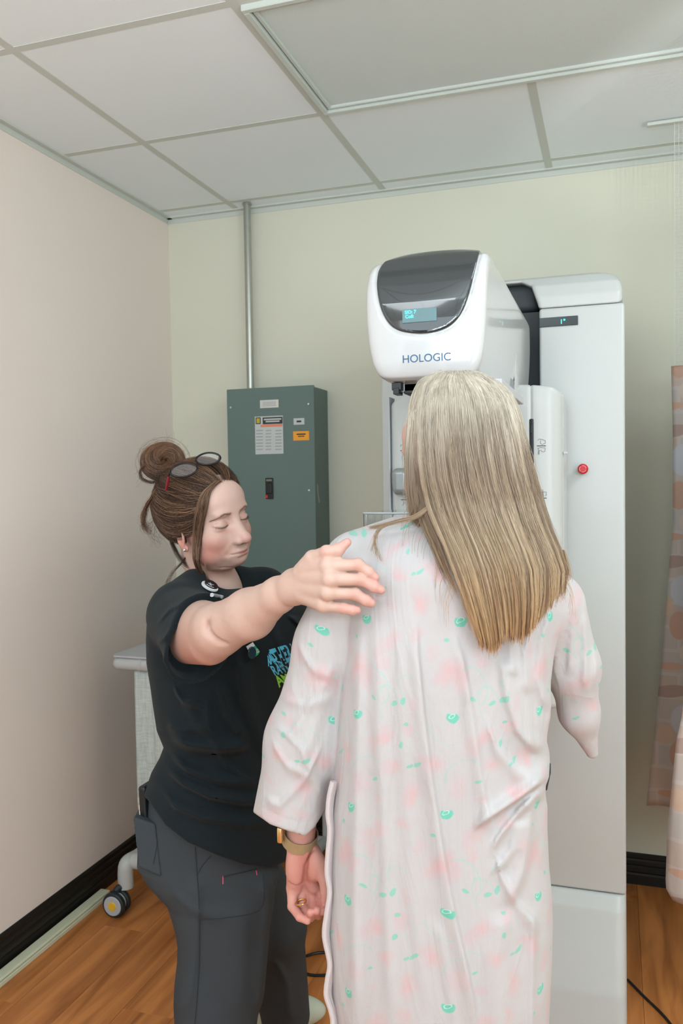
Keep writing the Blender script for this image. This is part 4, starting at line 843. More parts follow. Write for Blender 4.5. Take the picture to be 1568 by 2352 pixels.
for _k, (_c, _r2) in FING.items():       # the hand lies on the cloth of the shoulder
    for _i in range(2, 5):
        _p = march(gown_sdf, _c[_i][0], _c[_i][1], .9, 1.5)[0]; _ts = float((_p-CAM)@_F); _c[_i] = (_c[_i][0], _c[_i][1], min(_ts-_r2[_i]*.72, 1.2) if _ts < 1.45 else _c[_i][2])
def hand_sdf(P, F=FING, wr=RW, base=(('index', 'middle', 'ring', 'little'))):
    d = None; pts = {k: [W(*q) for q in v[0]] for k, v in F.items()}
    for k, (c, r) in F.items():
        e = chain(P, pts[k], [q_*.95 for q_ in r], .003)
        for j in (2, 3): e = smin(e, np.linalg.norm(P-pts[k][j].astype(f32), axis=1)-r[j]*1.0, .003)
        d = e if d is None else smin(d, e, .0022 if k != 'thumb' else .008)
    palm = None
    for k in base:
        e = cone(P, wr, pts[k][1], .0160, .0105); palm = e if palm is None else smin(palm, e, .010)
    palm = smin(palm, cone(P, wr, pts['thumb'][1], .0165, .0115), .012)
    for k in base: palm = smin(palm, np.linalg.norm(P-(pts[k][1]-_F*.0035).astype(f32), axis=1)-.0088, .006)
    return smin(d, palm, .0055)
LS, LE, LW = W(604, 1368, 1.93), W(680, 1510, 1.95), W(735, 1480, 1.78)
def tech_body(P):
    q = w2h(P); r = np.linalg.norm(q-np.array([0, 0, -.02], f32), axis=1); d = r*HS-.13; m = r < .19
    if m.any():
        qm = q[m]; Pm = P[m]; dm = face_sdf(qm)*HS; d[m] = dm
    d = smin(d, cone(P, nkA, nkB, .049, .052), .022)
    d = smin(d, cone(P, nkB+np.array([0, 0, -.0]), W(492, 1470, 1.80), .06, .11), .03)
    d = smin(d, cone(P, W(470, 1380, 1.78), RS, .040, .044), .02)
    a = smin(cone(P, RS, RE, .048, .044), cone(P, W(438, 1466, 1.56), W(482, 1478, 1.455), .048, .038), .02)
    wp = W(640, 1366, 1.30); a = smin(a, cone(P, RE, RB, .0430, .0415), .015); a = smin(a, cone(P, RB, wp, .0410, .0265), .012)
    # elbow dimples
    el = W(478, 1445, 1.36); el2 = W(512, 1480, 1.365)
    d = smin(d, a, .012)
    ww = chain(P, [wp, W(676, 1359, 1.268), W(700, 1358, 1.245)], [.0240, .0185, .0165], .01); ww2 = chain(P, [wp, W(674, 1336, 1.272), W(700, 1322, 1.248)], [.0240, .0180, .016], .01)
    d = smin(d, smin(ww, ww2, .012), .012)
    hd = np.linalg.norm(P-W(770, 1330, 1.2).astype(f32), axis=1); m = hd < .16; hh = hd-.10
    if m.any(): hh[m] = hand_sdf(P[m])
    d = smin(d, hh, .010)
    d = smax(d, -ell(P, W(471, 1441, 1.377), (.004, .016, .008)), .014); d = smax(d, -chain(P, [W(482, 1458, 1.379), W(500, 1474, 1.376), W(515, 1479, 1.376)], [.003, .0025, .002], .004), .012)
    b = smin(cone(P, LS, LE, .048, .040), cone(P, LE, LW, .038, .026), .02); d = smin(d, b, .02)
    lf_ = W(762, 1472, 1.74)
    d = smin(d, cone(P, LW, lf_, .024, .020), .015)
    for k in range(4): d = smin(d, chain(P, [lf_, lf_+np.array([.012, -.02, .022-.018*k]), lf_+np.array([.014, -.045, .022-.018*k])], [.010, .009, .007], .004), .005)
    return d
def gauss(q, c, s): return np.exp(-(((q-np.array(c, f32))/np.array(s, f32))**2).sum(1))
def mixc(C, w, col, k=1.): w = (np.clip(w*k, 0, 1))[:, None]; return C*(1-w)+np.array(lin(col))[None]*w
def tech_col(P):
    n = len(P); C = np.tile(np.array(lin((225, 190, 175))), (n, 1)); q = warp_low(w2h(P)); s = sym(q); hd = (np.linalg.norm(q, axis=1) < .2)
    H = lambda w: np.where(hd, w, 0)
    C = mixc(C, H(gauss(s, (.046, .055, -.050), (.026, .03, .026))), (214, 128, 112), .8)
    C = mixc(C, H(gauss(s, (.060, .03, -.075), (.022, .035, .030))), (212, 132, 114), .75)
    C = mixc(C, H(gauss(q, (0, .03, -.12), (.05, .05, .022))), (206, 136, 116), .6)
    C = mixc(C, H(gauss(s, (.028, .082, -.018), (.016, .02, .006))), (208, 150, 132), .6)
    C = mixc(C, H(gauss(q, (0, .112, -.040), (.014, .012, .012))), (226, 158, 148), .7)
    C = mixc(C, H(gauss(s, (.030, .083, .004), (.016, .01, .007))), (206, 158, 142), .5)
    C = mixc(C, H(gauss(q, (0, .10, -.0745), (.019, .016, .0045))), (188, 104, 104), .95)
    C = mixc(C, H(gauss(q, (0, .10, -.0745), (.022, .02, .0012))), (120, 56, 58), .8)
    C = mixc(C, H(gauss(s, (.0060, .100, -.0535), (.004, .008, .003))), (110, 52, 46), .9)
    C = mixc(C, H(gauss(s, (.018, .078, -.003), (.005, .01, .004))), (190, 110, 100), .5)
    C = mixc(C, H(gauss(s, (.076, -.004, -.035), (.014, .02, .03))), (222, 140, 122), .8)
    # arm: pinker under the elbow and at the fingertips
    C = mixc(C, gauss(P, W(440, 1510, 1.45), (.06, .1, .05)), (206, 146, 130), .8)
    for k, v in FING.items():
        C = mixc(C, gauss(P, W(*v[0][-1]), (.018, .018, .014)), (226, 152, 144), .5)
        C = mixc(C, gauss(P, W(*v[0][2]), (.009, .02, .009)), (222, 156, 142), .55)
    return C*.76
tw = empty('person', W(500, 2600, 1.85)*np.array([1, 1, 0]), 'dark-haired woman in black shirt and grey trousers, glasses on head, reaching out one arm', 'person')
link('body', sdf_mesh('body', tech_body, np.minimum.reduce([W(330, 1020, 1.85), W(900, 1600, 1.2), W(330, 1020, 1.2)])-np.array([.05,.2,.05]), np.maximum.reduce([W(330, 1020, 1.95), W(900, 1300, 1.7), W(700, 1100, 2.0), W(900, 1300, 1.1)])+np.array([.06,.12,.06]), .0019, lip=1.3, colf=tech_col), M['skin'], tw)
# lashes, brows, earring
M['brow'] = mat('brow_hair', (142, 108, 90), .7); M['lash'] = mat('lash_dark', (66, 50, 44), .6)
def onface_y(x, z, off=.0003):          # points of the face in front of (x, z), many at once
    x = np.atleast_1d(x).astype(f32); z = np.atleast_1d(z).astype(f32); off = np.broadcast_to(off, x.shape); y = np.full(len(x), .14, f32)
    for _ in range(60): y = y-face_sdf(np.stack([x, y, z], 1).astype(f32)).astype(f32)*f32(.6)
    return np.stack([x, y+off, z], 1).astype(float)
sdv = np.repeat([1, -1], 240); s_ = RNG.random(480); xb = .013+.036*s_; zb_ = .0150+.0065*np.sin(np.minimum(1, s_*1.25)*math.pi*.62)-.010*np.maximum(0, s_-.45)*2+RNG.normal(size=480)*.0016*(1.1-s_*.7)
A_ = onface_y(sdv*xb, zb_); B_ = onface_y(sdv*(xb+.004+.001*RNG.random(480)), zb_+.0016*(1-1.6*s_), .0006)
strands('eyebrows', [np.array([h2w(a), h2w((a+b)/2+np.array([0, .0004, 0])), h2w(b)]) for a, b in zip(A_, B_)], .00013, .00005, M['brow'], tw)
sdv = np.repeat([1, -1], 60); s_ = (np.tile(np.arange(60), 2)+RNG.random(120)*.8)/60; xb = .0165+.031*s_; A_ = onface_y(sdv*xb, -.0072+((xb-.0315)/.016)**2*.0035, .0004); ps = []
for a, s, sd in zip(A_, s_, sdv):
    ln = .0048*(.6+.6*s); tip = a+np.array([sd*(s-.35)*.006, ln*.72, -ln*.62]); mid = (a+tip)/2+np.array([0, .0002, -.0012]); ps.append(np.array([h2w(a), h2w(mid), h2w(tip)]))
strands('eyelashes', ps, .00015, .00005, M['lash'], tw)
er = h2w((.0815, .001, -.047)); MB().ball(er, .0032, 14).build('earring', mat('earring_crystal', (235, 238, 240), .08, metal=.9), tw, True)
# ---- hair
HC_, HR = np.array([0, -.018, .030]), np.array([.0845, .103, .0925])
hb_w = W(374, 1060, 1.80); hb_l = w2h(hb_w[None].astype(f32))[0].astype(float)
def yh(z): return np.interp(z, [-.09, -.045, -.02, .0, .02, .04, .058, .070, .078, .12], [-.055, -.03, .006, .026, .036, .046, .056, .068, .080, .3])
def hair_cap(P):
    q = w2h(P); x = q[:, 0]; y = q[:, 1]; z = q[:, 2]
    d = ell(q, HC_, HR-.004); d = smin(d, ell(q, (0, -.062, -.012), (.060, .048, .050)), .03)
    d = smax(d, (y-yh(z)-np.clip(.045-np.abs(x), 0, 1)*.05*(z < .06))*.7, .006); d = smax(d, -(z+.070+.3*(y+.06)), .01)
    return np.maximum(d*HS, -.02)
def bunf(P):
    ax = nrm(-_F+.35*_R+.25*_U); e1 = nrm(np.cross(ax, _U)); e2 = np.cross(ax, e1); q = P-hb_w.astype(f32); a = q@e1.astype(f32); b = q@e2.astype(f32); c = q@ax.astype(f32)
    r = np.sqrt(a*a+b*b*1.05); return np.sqrt((r-.0245)**2+(c*.9)**2)-.0175
hair_t = link('hair', sdf_mesh('hair', lambda P: smin(hair_cap(P), bunf(P)*1., .008), HO-.17, HO+.17, .003), None, tw)
HT = hair_mat('brunette_hair', [(1.20, (104, 78, 60)), (1.30, (76, 56, 44)), (1.40, (72, 52, 40)), (1.47, (76, 54, 42)), (1.54, (110, 76, 56))], .55, .40)
HTL = hair_mat('highlighted_hair', [(1.20, (158, 120, 94)), (1.32, (176, 140, 112)), (1.40, (166, 130, 102)), (1.50, (156, 120, 90))], .45, .38)
hair_t.data.materials.append(mat('hair_root_brown', (48, 35, 29), .6, noise=.3, nscale=90))
hl = catmull([(0, .076, .078), (.022, .073, .077), (.042, .062, .064), (.056, .050, .044), (.063, .040, .020), (.068, .030, -.004), (.074, .010, -.004), (.080, -.012, .004), (.078, -.036, -.030), (.062, -.062, -.062), (.034, -.082, -.086), (0, -.090, -.094)], 10)
def dirn(p): d = (np.asarray(p)-HC_)/HR; return d/np.linalg.norm(d)
ps = []; pl_ = []; bd = dirn(hb_l)
for k in range(10500):
    sd = 1 if RNG.random() < .72 else -1; s = RNG.random(); i = int(s*(len(hl)-1)); f_ = i/(len(hl)-1); p = hl[i]*np.array([sd, 1, 1])+RNG.normal(0, .0035, 3); A = dirn(p)
    B = nrm(bd+RNG.normal(0, .10, 3)); w_ = math.exp(-((f_-.42)/.30)**2); Mc = dirn((sd*.085, -.055, -.015+.06*(1-w_)*(f_ < .5)+.02*RNG.normal())); tp_ = np.clip((.34-f_)/.30, 0, 1)*(.4+.6*RNG.random()); Mc = nrm(Mc*(1-tp_)+dirn((sd*.022, .0, .13))*tp_)
    n = 14; t = np.linspace(0 if RNG.random() < .6 else RNG.random()*.6, 1, n)[:, None]; D = (1-t)**2*A+2*t*(1-t)*Mc*(.55+.5*w_)+t*t*B; D /= np.linalg.norm(D, axis=1)[:, None]
    lift = .0+.012*np.sin(np.pi*t)*(RNG.random()*.9+.2)+.002*np.sin(t*9+RNG.random()*6); end = np.clip((t-.86)/.14, 0, 1)
    q = HC_+D*HR*(1+lift/.09); q = q*(1-end*.25)+hb_l*end*.25
    (pl_ if math.sin(f_*70+sd*2)+.8*math.sin(f_*187) > .75 and RNG.random() < .8 or RNG.random() < .05 else ps).append(h2w(q))
# bun coils
ax = nrm(-_F+.35*_R+.25*_U); e1 = nrm(np.cross(ax, _U)); e2 = np.cross(ax, e1)
for k in range(3200):
    th0 = RNG.random()*6.28; ph0 = RNG.random()*6.28; n = 16; t = np.linspace(0, 1, n); th = th0+t*(2.2+RNG.random()*1.6); ph = ph0+t*(1.0+.5*RNG.normal()); rr_ = .0182+RNG.random()*.0035+.004*(RNG.random() < .04)*RNG.random()*3
    R0 = .0245+.003*np.sin(th*2+1); q = hb_w+np.outer((R0+rr_*np.cos(ph))*np.cos(th), e1)+np.outer((R0+rr_*np.cos(ph))*np.sin(th), e2)+np.outer(rr_*np.sin(ph)/.9, ax); (ps if RNG.random() < .7 else pl_).append(q)
# loose loop below the bun, flyaways, nape wisps
def pxpath(pts, jit, tj=.004, n=16, ease=1.):
    P = catmull([W(*p) for p in pts], max(2, n//(len(pts)-1))); j = RNG.normal(0, 1, 3)*np.array([jit, tj, jit]); k = np.linspace(.3, 1, len(P))[:, None]**ease; return P+j*k
for k in range(60): ps.append(pxpath([(362, 1072, 1.78), (336, 1068, 1.77), (322, 1082, 1.77), (326, 1100, 1.77), (346, 1108, 1.77), (366, 1106, 1.78)], .0022))
for k in range(150): (ps if k % 3 else pl_).append(pxpath([(398, 1090, 1.72), (360, 1130, 1.72), (336, 1165, 1.74), (328, 1190+RNG.random()*25, 1.76), (338+RNG.random()*8, 1205+RNG.random()*22, 1.76)], .0035))
for k in range(90): ps.append(pxpath([(425, 1210, 1.74), (395, 1235, 1.75), (402, 1262, 1.76), (420, 1290, 1.76), (438, 1300+RNG.random()*14, 1.76)], .004))
for k in range(26): ps.append(pxpath([(428, 1278, 1.76), (415, 1295, 1.75), (395, 1316, 1.74), (376+RNG.random()*8, 1340+RNG.random()*12, 1.74)], .003))
for k in range(60):
    a = RNG.random()*6.28; c = hb_w+(e1*math.cos(a)+e2*math.sin(a))*.038; o_ = RNG.normal(0, .012, 3); ps.append(np.array([c, c+o_*.6+(e1*math.cos(a)+e2*math.sin(a))*.006, c+o_*1.2+(e1*math.cos(a+.4)+e2*math.sin(a+.4))*.012]))
for k in range(22): ps.append(pxpath([(340+RNG.random()*60, 1160+RNG.random()*60, 1.73), (335+RNG.random()*30, 1200+RNG.random()*30, 1.73), (345+RNG.random()*40, 1235+RNG.random()*25, 1.73)], .003))
# lock in front of the ear
lk = [(497, 1104), (480, 1130), (469, 1165), (461, 1205), (457, 1245), (456, 1285), (466, 1318), (482, 1350)]
lm = [march(tech_body, u, v)[0] for u, v in lk]; lt = [float((p-CAM)@_F) for p in lm]; lt[5] = lt[4]+.006; lt[6] = lt[5]+.03; lt[7] = lt[6]+.02
for k in range(800):
    w0 = RNG.random(); o = (w0-.5)*np.array([10, 20, 27, 25, 20, 15, 9, 5])*.95; e = 8 if RNG.random() < .22 else (7 if RNG.random() < .5 else 6)
    pts = [(lk[i][0]+o[i]-(9 if i > 0 else 0)+4, lk[i][1], lt[i]-.007-.004*math.sin(w0*3.14)+.0015*RNG.normal()) for i in range(e)]; (pl_ if RNG.random() < .5 else ps).append(pxpath(pts, .0012, .001))
for k in range(10): pl_.append(pxpath([(470, 1290, lt[5]-.01), (474, 1320, lt[5]+.0), (486, 1342, 1.72), (505, 1356, 1.71), (525, 1368, 1.70)][:3+k % 3], .002))
strands('hair_strands', ps, .00018, .00010, HT, tw); strands('highlight_strands', pl_, .00018, .00010, HTL, tw)
# ---- shirt
TF, TL = nrm((.94, -.344, 0)), nrm((.344, .938, 0))
sv = np.array([1290, 1330, 1360, 1400, 1450, 1500, 1560, 1600, 1650, 1692, 1720, 1750, 1800, 1850, 1900, 1950, 2000, 2060.])
sl = np.array([430, 395, 366, 352, 350, 351, 360, 365, 372, 387, 376, 359, 342, 332, 330, 332, 335, 338.])
sr = np.array([600, 640, 676, 700, 712, 712, 708, 704, 696, 684, 680, 676, 672, 672, 672, 672, 672, 672.])
T0 = 1.80
zv = np.array([W(500, v, T0)[2] for v in sv])[::-1]
cxs = np.array([W((a+b)/2, v, T0)[:2] for a, b, v in zip(sl, sr, sv)])[::-1]; hw = ((sr-sl)/2/CF*T0)[::-1]/.167
def trunk(P, grow=0.):
    z = P[:, 2]; s = np.interp(z, zv, hw); c0 = np.interp(z, zv, cxs[:, 0]); c1 = np.interp(z, zv, cxs[:, 1]); x = P[:, 0]-c0; y = P[:, 1]-c1
    a = (x*TL[0]+y*TL[1])/(s*.19+grow); b = (x*TF[0]+y*TF[1])/(s*.132+grow); r = (np.abs(a)**2.3+np.abs(b)**2.3)**(1/2.3); return (r-1)*(s*.132+grow)
hemu = np.array([300, 340, 380, 430, 500, 560, 620, 660, 720]); hemv = np.array([1800, 1838, 1895, 1934, 1965, 1985, 1992, 1978, 1950.])
SA, SB = W(416, 1412, 1.66), W(462, 1482, 1.53); sax = nrm(_R*.70-_U*.16-_F*.68)
SHIRT_F = [([(372, 1405), (374, 1440), (380, 1490), (402, 1540), (420, 1562)], .0035, 3, 9, 0), ([(388, 1692), (430, 1712), (500, 1722), (580, 1715)], .017, 18, 8, 1), ([(380, 1668), (420, 1676), (480, 1672)], .008, 12, 12, 1),
 ([(372, 1762), (420, 1800), (480, 1830), (560, 1845), (640, 1838)], .016, 14, 6, 1), ([(385, 1730), (430, 1768), (500, 1795), (600, 1800)], .013, 14, 8, 1), ([(360, 1800), (400, 1850), (470, 1880), (560, 1895), (650, 1880)], .010, 16, 9, 1),
 ([(545, 1500), (560, 1600), (600, 1700), (620, 1760)], .012, 12, 22, 0), ([(500, 1560), (520, 1640), (560, 1700)], .010, 10, 18, 0), ([(470, 1600), (480, 1680), (520, 1760), (600, 1810)], .009, 12, 10, 0), ([(395, 1575), (420, 1610), (470, 1625)], .009, 10, 8, 1), ([(610, 1420), (640, 1480), (660, 1540)], .005, 8, 14, 0), ([(430, 1600), (445, 1650), (480, 1700)], .006, 14, 14, 0), ([(660, 1410), (690, 1440), (705, 1480)], .007, 5, 14, 0)]
SLV_F = [([(355, 1440), (390, 1400), (450, 1372), (500, 1365)], .004, 8, 5, 1), ([(358, 1480), (400, 1452), (440, 1430)], .006, 10, 7, 1), ([(370, 1520), (400, 1500), (430, 1480)], .005, 8, 6, 1)]
def shirt_sdf(P):
    d = trunk(P); zt_ = W(500, 1378, T0)[2]; d = smax(d, P[:, 2]-zt_, .03)
    d = smin(d, cone(P, W(474, 1338, 1.78), W(412, 1400, 1.675), .046, .056), .035); d = smin(d, cone(P, W(508, 1340, 1.83), W(606, 1360, 1.93), .046, .050), .035)
    d = smin(d, cone(P, W(560, 1450, 1.72), W(580, 1470, 1.74), .075, .075), .08)
    u, v = vof(P); near = ((P-CAM.astype(f32))@_F.astype(f32)) < 1.80
    dd = np.zeros(len(P))
    for pts, am, wl, wr, hz in SHIRT_F: dd += fold(u, v, pts, am, wl, wr, hz)
    d = d-dd*near
    b = smin(cone(P, LS, W(668, 1452, 1.945), .060, .064), d, .03); d = b
    sl_ = smin(cone(P, SA, SB+nrm(SB-SA)*.05, .060, .075), cone(P, RS, RE, .058, .054), .02); w = (P-SB.astype(f32))@sax.astype(f32); ds = np.zeros(len(P))
    for pts, am, wl, wr, hz in SLV_F: ds += fold(u, v, pts, am, wl, wr, hz)
    sl_ = smax(sl_-ds, w, .003); inner = smax(cone(P, SA, SB+nrm(SB-SA)*.06, .052, .070), -(w+.034), .008); sl_ = np.maximum(sl_, -inner); hemr = np.where((w < -.0) & (w > -.016), .0011, 0)
    sl_ = sl_-hemr
    d = np.maximum(smin(d, sl_, .022), -np.where(w > -.04, inner, 1.))
    d = smax(d, (v-np.interp(u, hemu, hemv))*(T0/CF)*.8, .004)
    nc = cone(P, nkA, W(490, 1338, 1.79), .050, .0600); vn = cone(P, W(505, 1340, 1.75), W(535, 1396, 1.72), .042, .006); d = smax(d, -smin(nc, vn, .01), .006)
    return d
M['shirt'] = mat('washed_black_cotton', (24, 33, 37), .88, noise=.16, nscale=9, bump=.25, bscale=900, sheen=.05, spec=.2)
link('shirt', sdf_mesh('shirt', shirt_sdf, W(330, 1700, 1.8)-np.array([.10, .35, .35]), W(700, 1400, 1.9)+np.array([.12, .30, .12]), .0034), M['shirt'], tw)
cf = on_surface(shirt_sdf, [(418, 1318), (428, 1335), (448, 1348), (474, 1358), (500, 1366), (522, 1378)], .0015, 1.5)
cb_ = np.array([nkB+(np.array([math.cos(a), math.sin(a), 0])*.0585)+np.array([0, 0, .015+.010*math.cos(a-2.6)]) for a in np.linspace(0, 2*math.pi, 40, endpoint=False)])
MB().tube(cb_, .005, 8, closed=True).build('neckband', M['shirt'], tw, True)
# printed emblem on the chest
def print_text(s, f, quad, m0, name='print', parent=None, split=None, off=.0012, t0=.9, bold=.0):
    c = bpy.data.curves.new(name, 'FONT'); c.body = s; c.size = 1; c.offset = bold; c.resolution_u = 3; o = bpy.data.objects.new(name, c); COL.objects.link(o)
    me = bpy.data.meshes.new_from_object(o.evaluated_get(bpy.context.evaluated_depsgraph_get())); bpy.data.objects.remove(o, do_unlink=True)
    co = np.array([v.co[:] for v in me.vertices]); mn = co.min(0); mx = co.max(0); a = (co[:, 0]-mn[0])/(mx[0]-mn[0]); b = (co[:, 1]-mn[1])/(mx[1]-mn[1])
    q = np.array(quad, float); uv = ((1-a)*(1-b))[:, None]*q[0]+(a*(1-b))[:, None]*q[1]+(a*b)[:, None]*q[2]+((1-a)*b)[:, None]*q[3]   # bl br tr tl
    P = march(f, uv[:, 0], uv[:, 1], t0)-_F*off; me.vertices.foreach_set('co', P.astype(f32).ravel()); me.update(); return link(name, me, m0, parent)
blue = mat('print_blue', (86, 190, 226), .6); lime = mat('print_lime', (140, 222, 74), .6)
print_text('THERAPY', shirt_sdf, [(640, 1535), (700, 1497), (692, 1470), (617, 1492)], blue, parent=tw, bold=.04)
print_text('RAD', shirt_sdf, [(616, 1531), (641, 1513), (619, 1494), (614, 1506)], blue, parent=tw, bold=.04)
print_text('NERAY', shirt_sdf, [(655, 1545), (700, 1520), (700, 1494), (640, 1519)], blue, parent=tw, bold=.04)
print_text('IATE', shirt_sdf, [(633, 1527), (652, 1540), (648, 1520), (622, 1515)], blue, parent=tw, bold=.04)
print_text('RA', shirt_sdf, [(632, 1552), (650, 1546), (642, 1524), (619, 1530)], blue, parent=tw, bold=.03)
print_text('AM', shirt_sdf, [(641, 1580), (668, 1556), (656, 1547), (627, 1553)], lime, parent=tw, bold=.03)
# ---- trousers
hipR, knR, anR = W(470, 1880, 1.80), W(505, 2205, 1.80), W(500, 2600, 1.84); hipL, knL, anL = W(545, 1925, 1.93), W(628, 2120, 2.0), WZ(655, 2330, .10)
TR_F = [([(455, 2000), (452, 2100), (440, 2250), (420, 2352)], .008, 26, 12, 0), ([(560, 2060), (555, 2200), (545, 2352)], .006, 40, 20, 0), ([(385, 2040), (440, 2090), (520, 2110)], .004, 16, 14, 1), ([(600, 1995), (618, 2080), (608, 2200), (600, 2340)], .006, 16, 8, 0), ([(630, 2200), (660, 2260), (668, 2352)], .008, 10, 10, 0)]
sv2 = [1800, 1900, 1975, 2010, 2060, 2100, 2130, 2160, 2200, 2250, 2352, 2600]; tl2 = [338, 322, 318, 338, 385, 398, 406, 411, 410, 404, 402, 415]; tr2 = [585, 612, 632, 640, 630, 622, 616, 613, 609, 604, 590, 570]
def trousers_sdf(P):
    z = P[:, 2]; zz = [W(480, v, 1.80)[2] for v in sv2][::-1]; cc = np.array([W((a+b)/2, v, 1.80)[:2] for a, b, v in zip(tl2, tr2, sv2)])[::-1]; hh = np.array([(b-a)/2/CF*1.80 for a, b in zip(tl2, tr2)])[::-1]
    s = np.interp(z, zz, hh); x = P[:, 0]-np.interp(z, zz, cc[:, 0]); y = P[:, 1]-np.interp(z, zz, cc[:, 1]); a = x*_r[0]+y*_r[1]; b = (-x*_r[1]+y*_r[0])
    dep = np.interp(z, [0, .45, .62, .75, .9], [.062, .082, .100, .108, .105]); d = ((np.abs(a/s)**2.3+np.abs(b/dep)**2.3)**(1/2.3)-1)*np.minimum(s, dep)*.9
    d = smax(d, z-W(480, 1790, 1.80)[2], .02); d = smax(d, .035-z, .01)
    l = smin(cone(P, hipL, knL, .070, .070), cone(P, knL, anL, .072, .062), .04); l = smax(l, .05-z, .01)
    d = smin(d, l, .03); u, v = vof(P); dd = np.zeros(len(P))
    for pts, am, wl, wr, hz in TR_F: dd += fold(u, v, pts, am, wl, wr, hz)
    return d-dd
M['trouser'] = mat('charcoal_twill', (60, 67, 72), .82, noise=.07, nscale=12, bump=.18, bscale=1100, spec=.25)
link('trousers', sdf_mesh('trousers', trousers_sdf, W(330, 2000, 1.7)*np.array([1, 1, 0])-np.array([.16, .32, -.02]), W(640, 1760, 1.95)+np.array([.22, .42, .04]), .0045), M['trouser'], tw)
def seam(name, f, pts, r, m, t0=.9, par=tw): return MB().tube(on_surface(f, catmull(pts, 5), .0004, t0), r, 6).build(name, m, par, True)
dk = mat('seam_thread', (42, 46, 50), .8); 
seam('seam', trousers_sdf, [(448, 1945), (452, 2000), (457, 2080), (458, 2200), (452, 2300), (447, 2352)], .0011, dk)
seam('pocket_seam', trousers_sdf, [(452, 2012), (462, 1992), (484, 1965)], .0010, dk); seam('pocket_seam', trousers_sdf, [(512, 2014), (545, 2006), (589, 1996)], .0012, dk)
seam('pocket_seam', trousers_sdf, [(603, 2004), (607, 2050), (602, 2082), (585, 2096), (550, 2104), (500, 2110), (462, 2112)], .0007, dk)
pk = mat('bar_tack_pink', (206, 92, 120), .6)
seam('bar_tack', trousers_sdf, [(512, 2012), (512, 2030)], .0012, pk); seam('bar_tack', trousers_sdf, [(588, 1999), (590, 2010)], .0010, pk)
# cargo pocket at the hip with a phone in it
pkc = [W(314, 1866, 1.74), W(352, 1876, 1.70), W(350, 1990, 1.68), W(313, 1972, 1.72)]
def pocketf(P):
    o = W(345, 1925, 1.745); q = (P-o.astype(f32)); a = q@_r.astype(f32); c = q@_F.astype(f32); z = q[:, 2]; sh = a+z*.10
    top = z-(.048-a*.35); return smax(smax(np.maximum(np.abs(sh-.002)-.0185, np.abs(c)-.035), top, .004), -z-.050-a*.45, .008)-.003
link('side_pocket', sdf_mesh('side_pocket', pocketf, W(345, 1925, 1.745)-.1, W(345, 1925, 1.745)+.1, .0028), M['trouser'], tw)
seam('pocket_seam', pocketf, [(362, 1890), (360, 1940), (352, 1985)], .0009, dk, 1.2)
ph0 = empty('smartphone', W(330, 1860, 1.735), 'smartphone in black case with leopard back, sticking out of the trouser pocket', 'phone')
def phonef(P):
    o = W(340, 1866, 1.745); q = P-o.astype(f32); e = nrm(_r*.35+_F*1.0); a = q@nrm(_r*1.0-_F*.35).astype(f32); b = q@e.astype(f32); z = q[:, 2]+a*.0-b*0; aa = a+z*.03
    return np.linalg.norm(np.maximum(np.stack([np.abs(aa)-.003, np.abs(b)-.016, np.abs(z)-.055], 1), 0), axis=1)-.006
link('case', sdf_mesh('case', phonef, W(340, 1866, 1.745)-.1, W(340, 1866, 1.745)+.1, .002), M['black'], ph0)
lp = mat('leopard_print', (196, 182, 160), .4); nt = lp.node_tree; vo = nt.nodes.new('ShaderNodeTexVoronoi'); vo.inputs['Scale'].default_value = 120; tc_ = nt.nodes.new('ShaderNodeTexCoord'); nt.links.new(tc_.outputs['Object'], vo.inputs['Vector']); over_c = over(nt, lin((200, 186, 164)), (lambda r_: r_)(disc(nt, vo.outputs['Color'], .01)), (60, 48, 40))
mr_ = nt.nodes.new('ShaderNodeMapRange'); mr_.inputs[1].default_value = .30; mr_.inputs[2].default_value = .36; nt.links.new(vo.outputs['Distance'], mr_.inputs[0]); mx_ = nt.nodes.new('ShaderNodeMix'); mx_.data_type = 'RGBA'; mx_.inputs[6].default_value = lin((58, 46, 38))+(1,); mx_.inputs[7].default_value = lin((204, 192, 172))+(1,); nt.links.new(mr_.outputs[0], mx_.inputs[0]); nt.links.new(mx_.outputs[2], nt.nodes['Principled BSDF'].inputs['Base Color'])
def pback(P): return np.maximum(phonef(P)-.0008, (P-W(323, 1862, 1.71).astype(f32))@nrm(_r*1.-_F*.35).astype(f32)-.0)
link('case_back', sdf_mesh('case_back', lambda P: np.maximum(phonef(P)-.0009, (P-W(335, 1866, 1.745).astype(f32))@nrm(_r*1.-_F*.35).astype(f32)+.12*(P[:, 2]-W(340, 1866, 1.745)[2])), W(340, 1866, 1.745)-.1, W(340, 1866, 1.745)+.1, .002), lp, ph0)
# shoes
M['shoe'] = mat('shoe_pale_green', (196, 204, 186), .6, noise=.05)
def shoef(P):
    o = WZ(706, 2350, 0.); q = P-o.astype(f32); f_ = nrm((.75, .25, 0)); s_ = np.cross(f_, (0, 0, 1)); a = q@f_.astype(f32); b = q@s_.astype(f32); z = q[:, 2]
    d = ell(np.stack([a, b, z], 1), (-.075, 0, .035), (.125, .043, .046)); d = smin(d, ell(np.stack([a, b, z], 1), (-.14, 0, .055), (.05, .036, .055)), .03); return smax(smax(d, .002-z, .006), z-.10, .005)
so = WZ(706, 2350, 0.); link('shoe', sdf_mesh('shoe', shoef, so-np.array([.25, .2, .01]), so+np.array([.15, .2, .12]), .004), M['shoe'], tw)
sh2 = np.array([anR[0]+.03, anR[1], 0]); 
def shoe2(P):
    q = P-sh2.astype(f32); return smax(ell(q, (.05, -.02, .035), (.135, .05, .05), rot('Z', -.35)), .002-q[:, 2], .006)
link('shoe', sdf_mesh('shoe', shoe2, sh2-.2*np.array([1, 1, 0]), sh2+.25, .006), M['shoe'], tw)
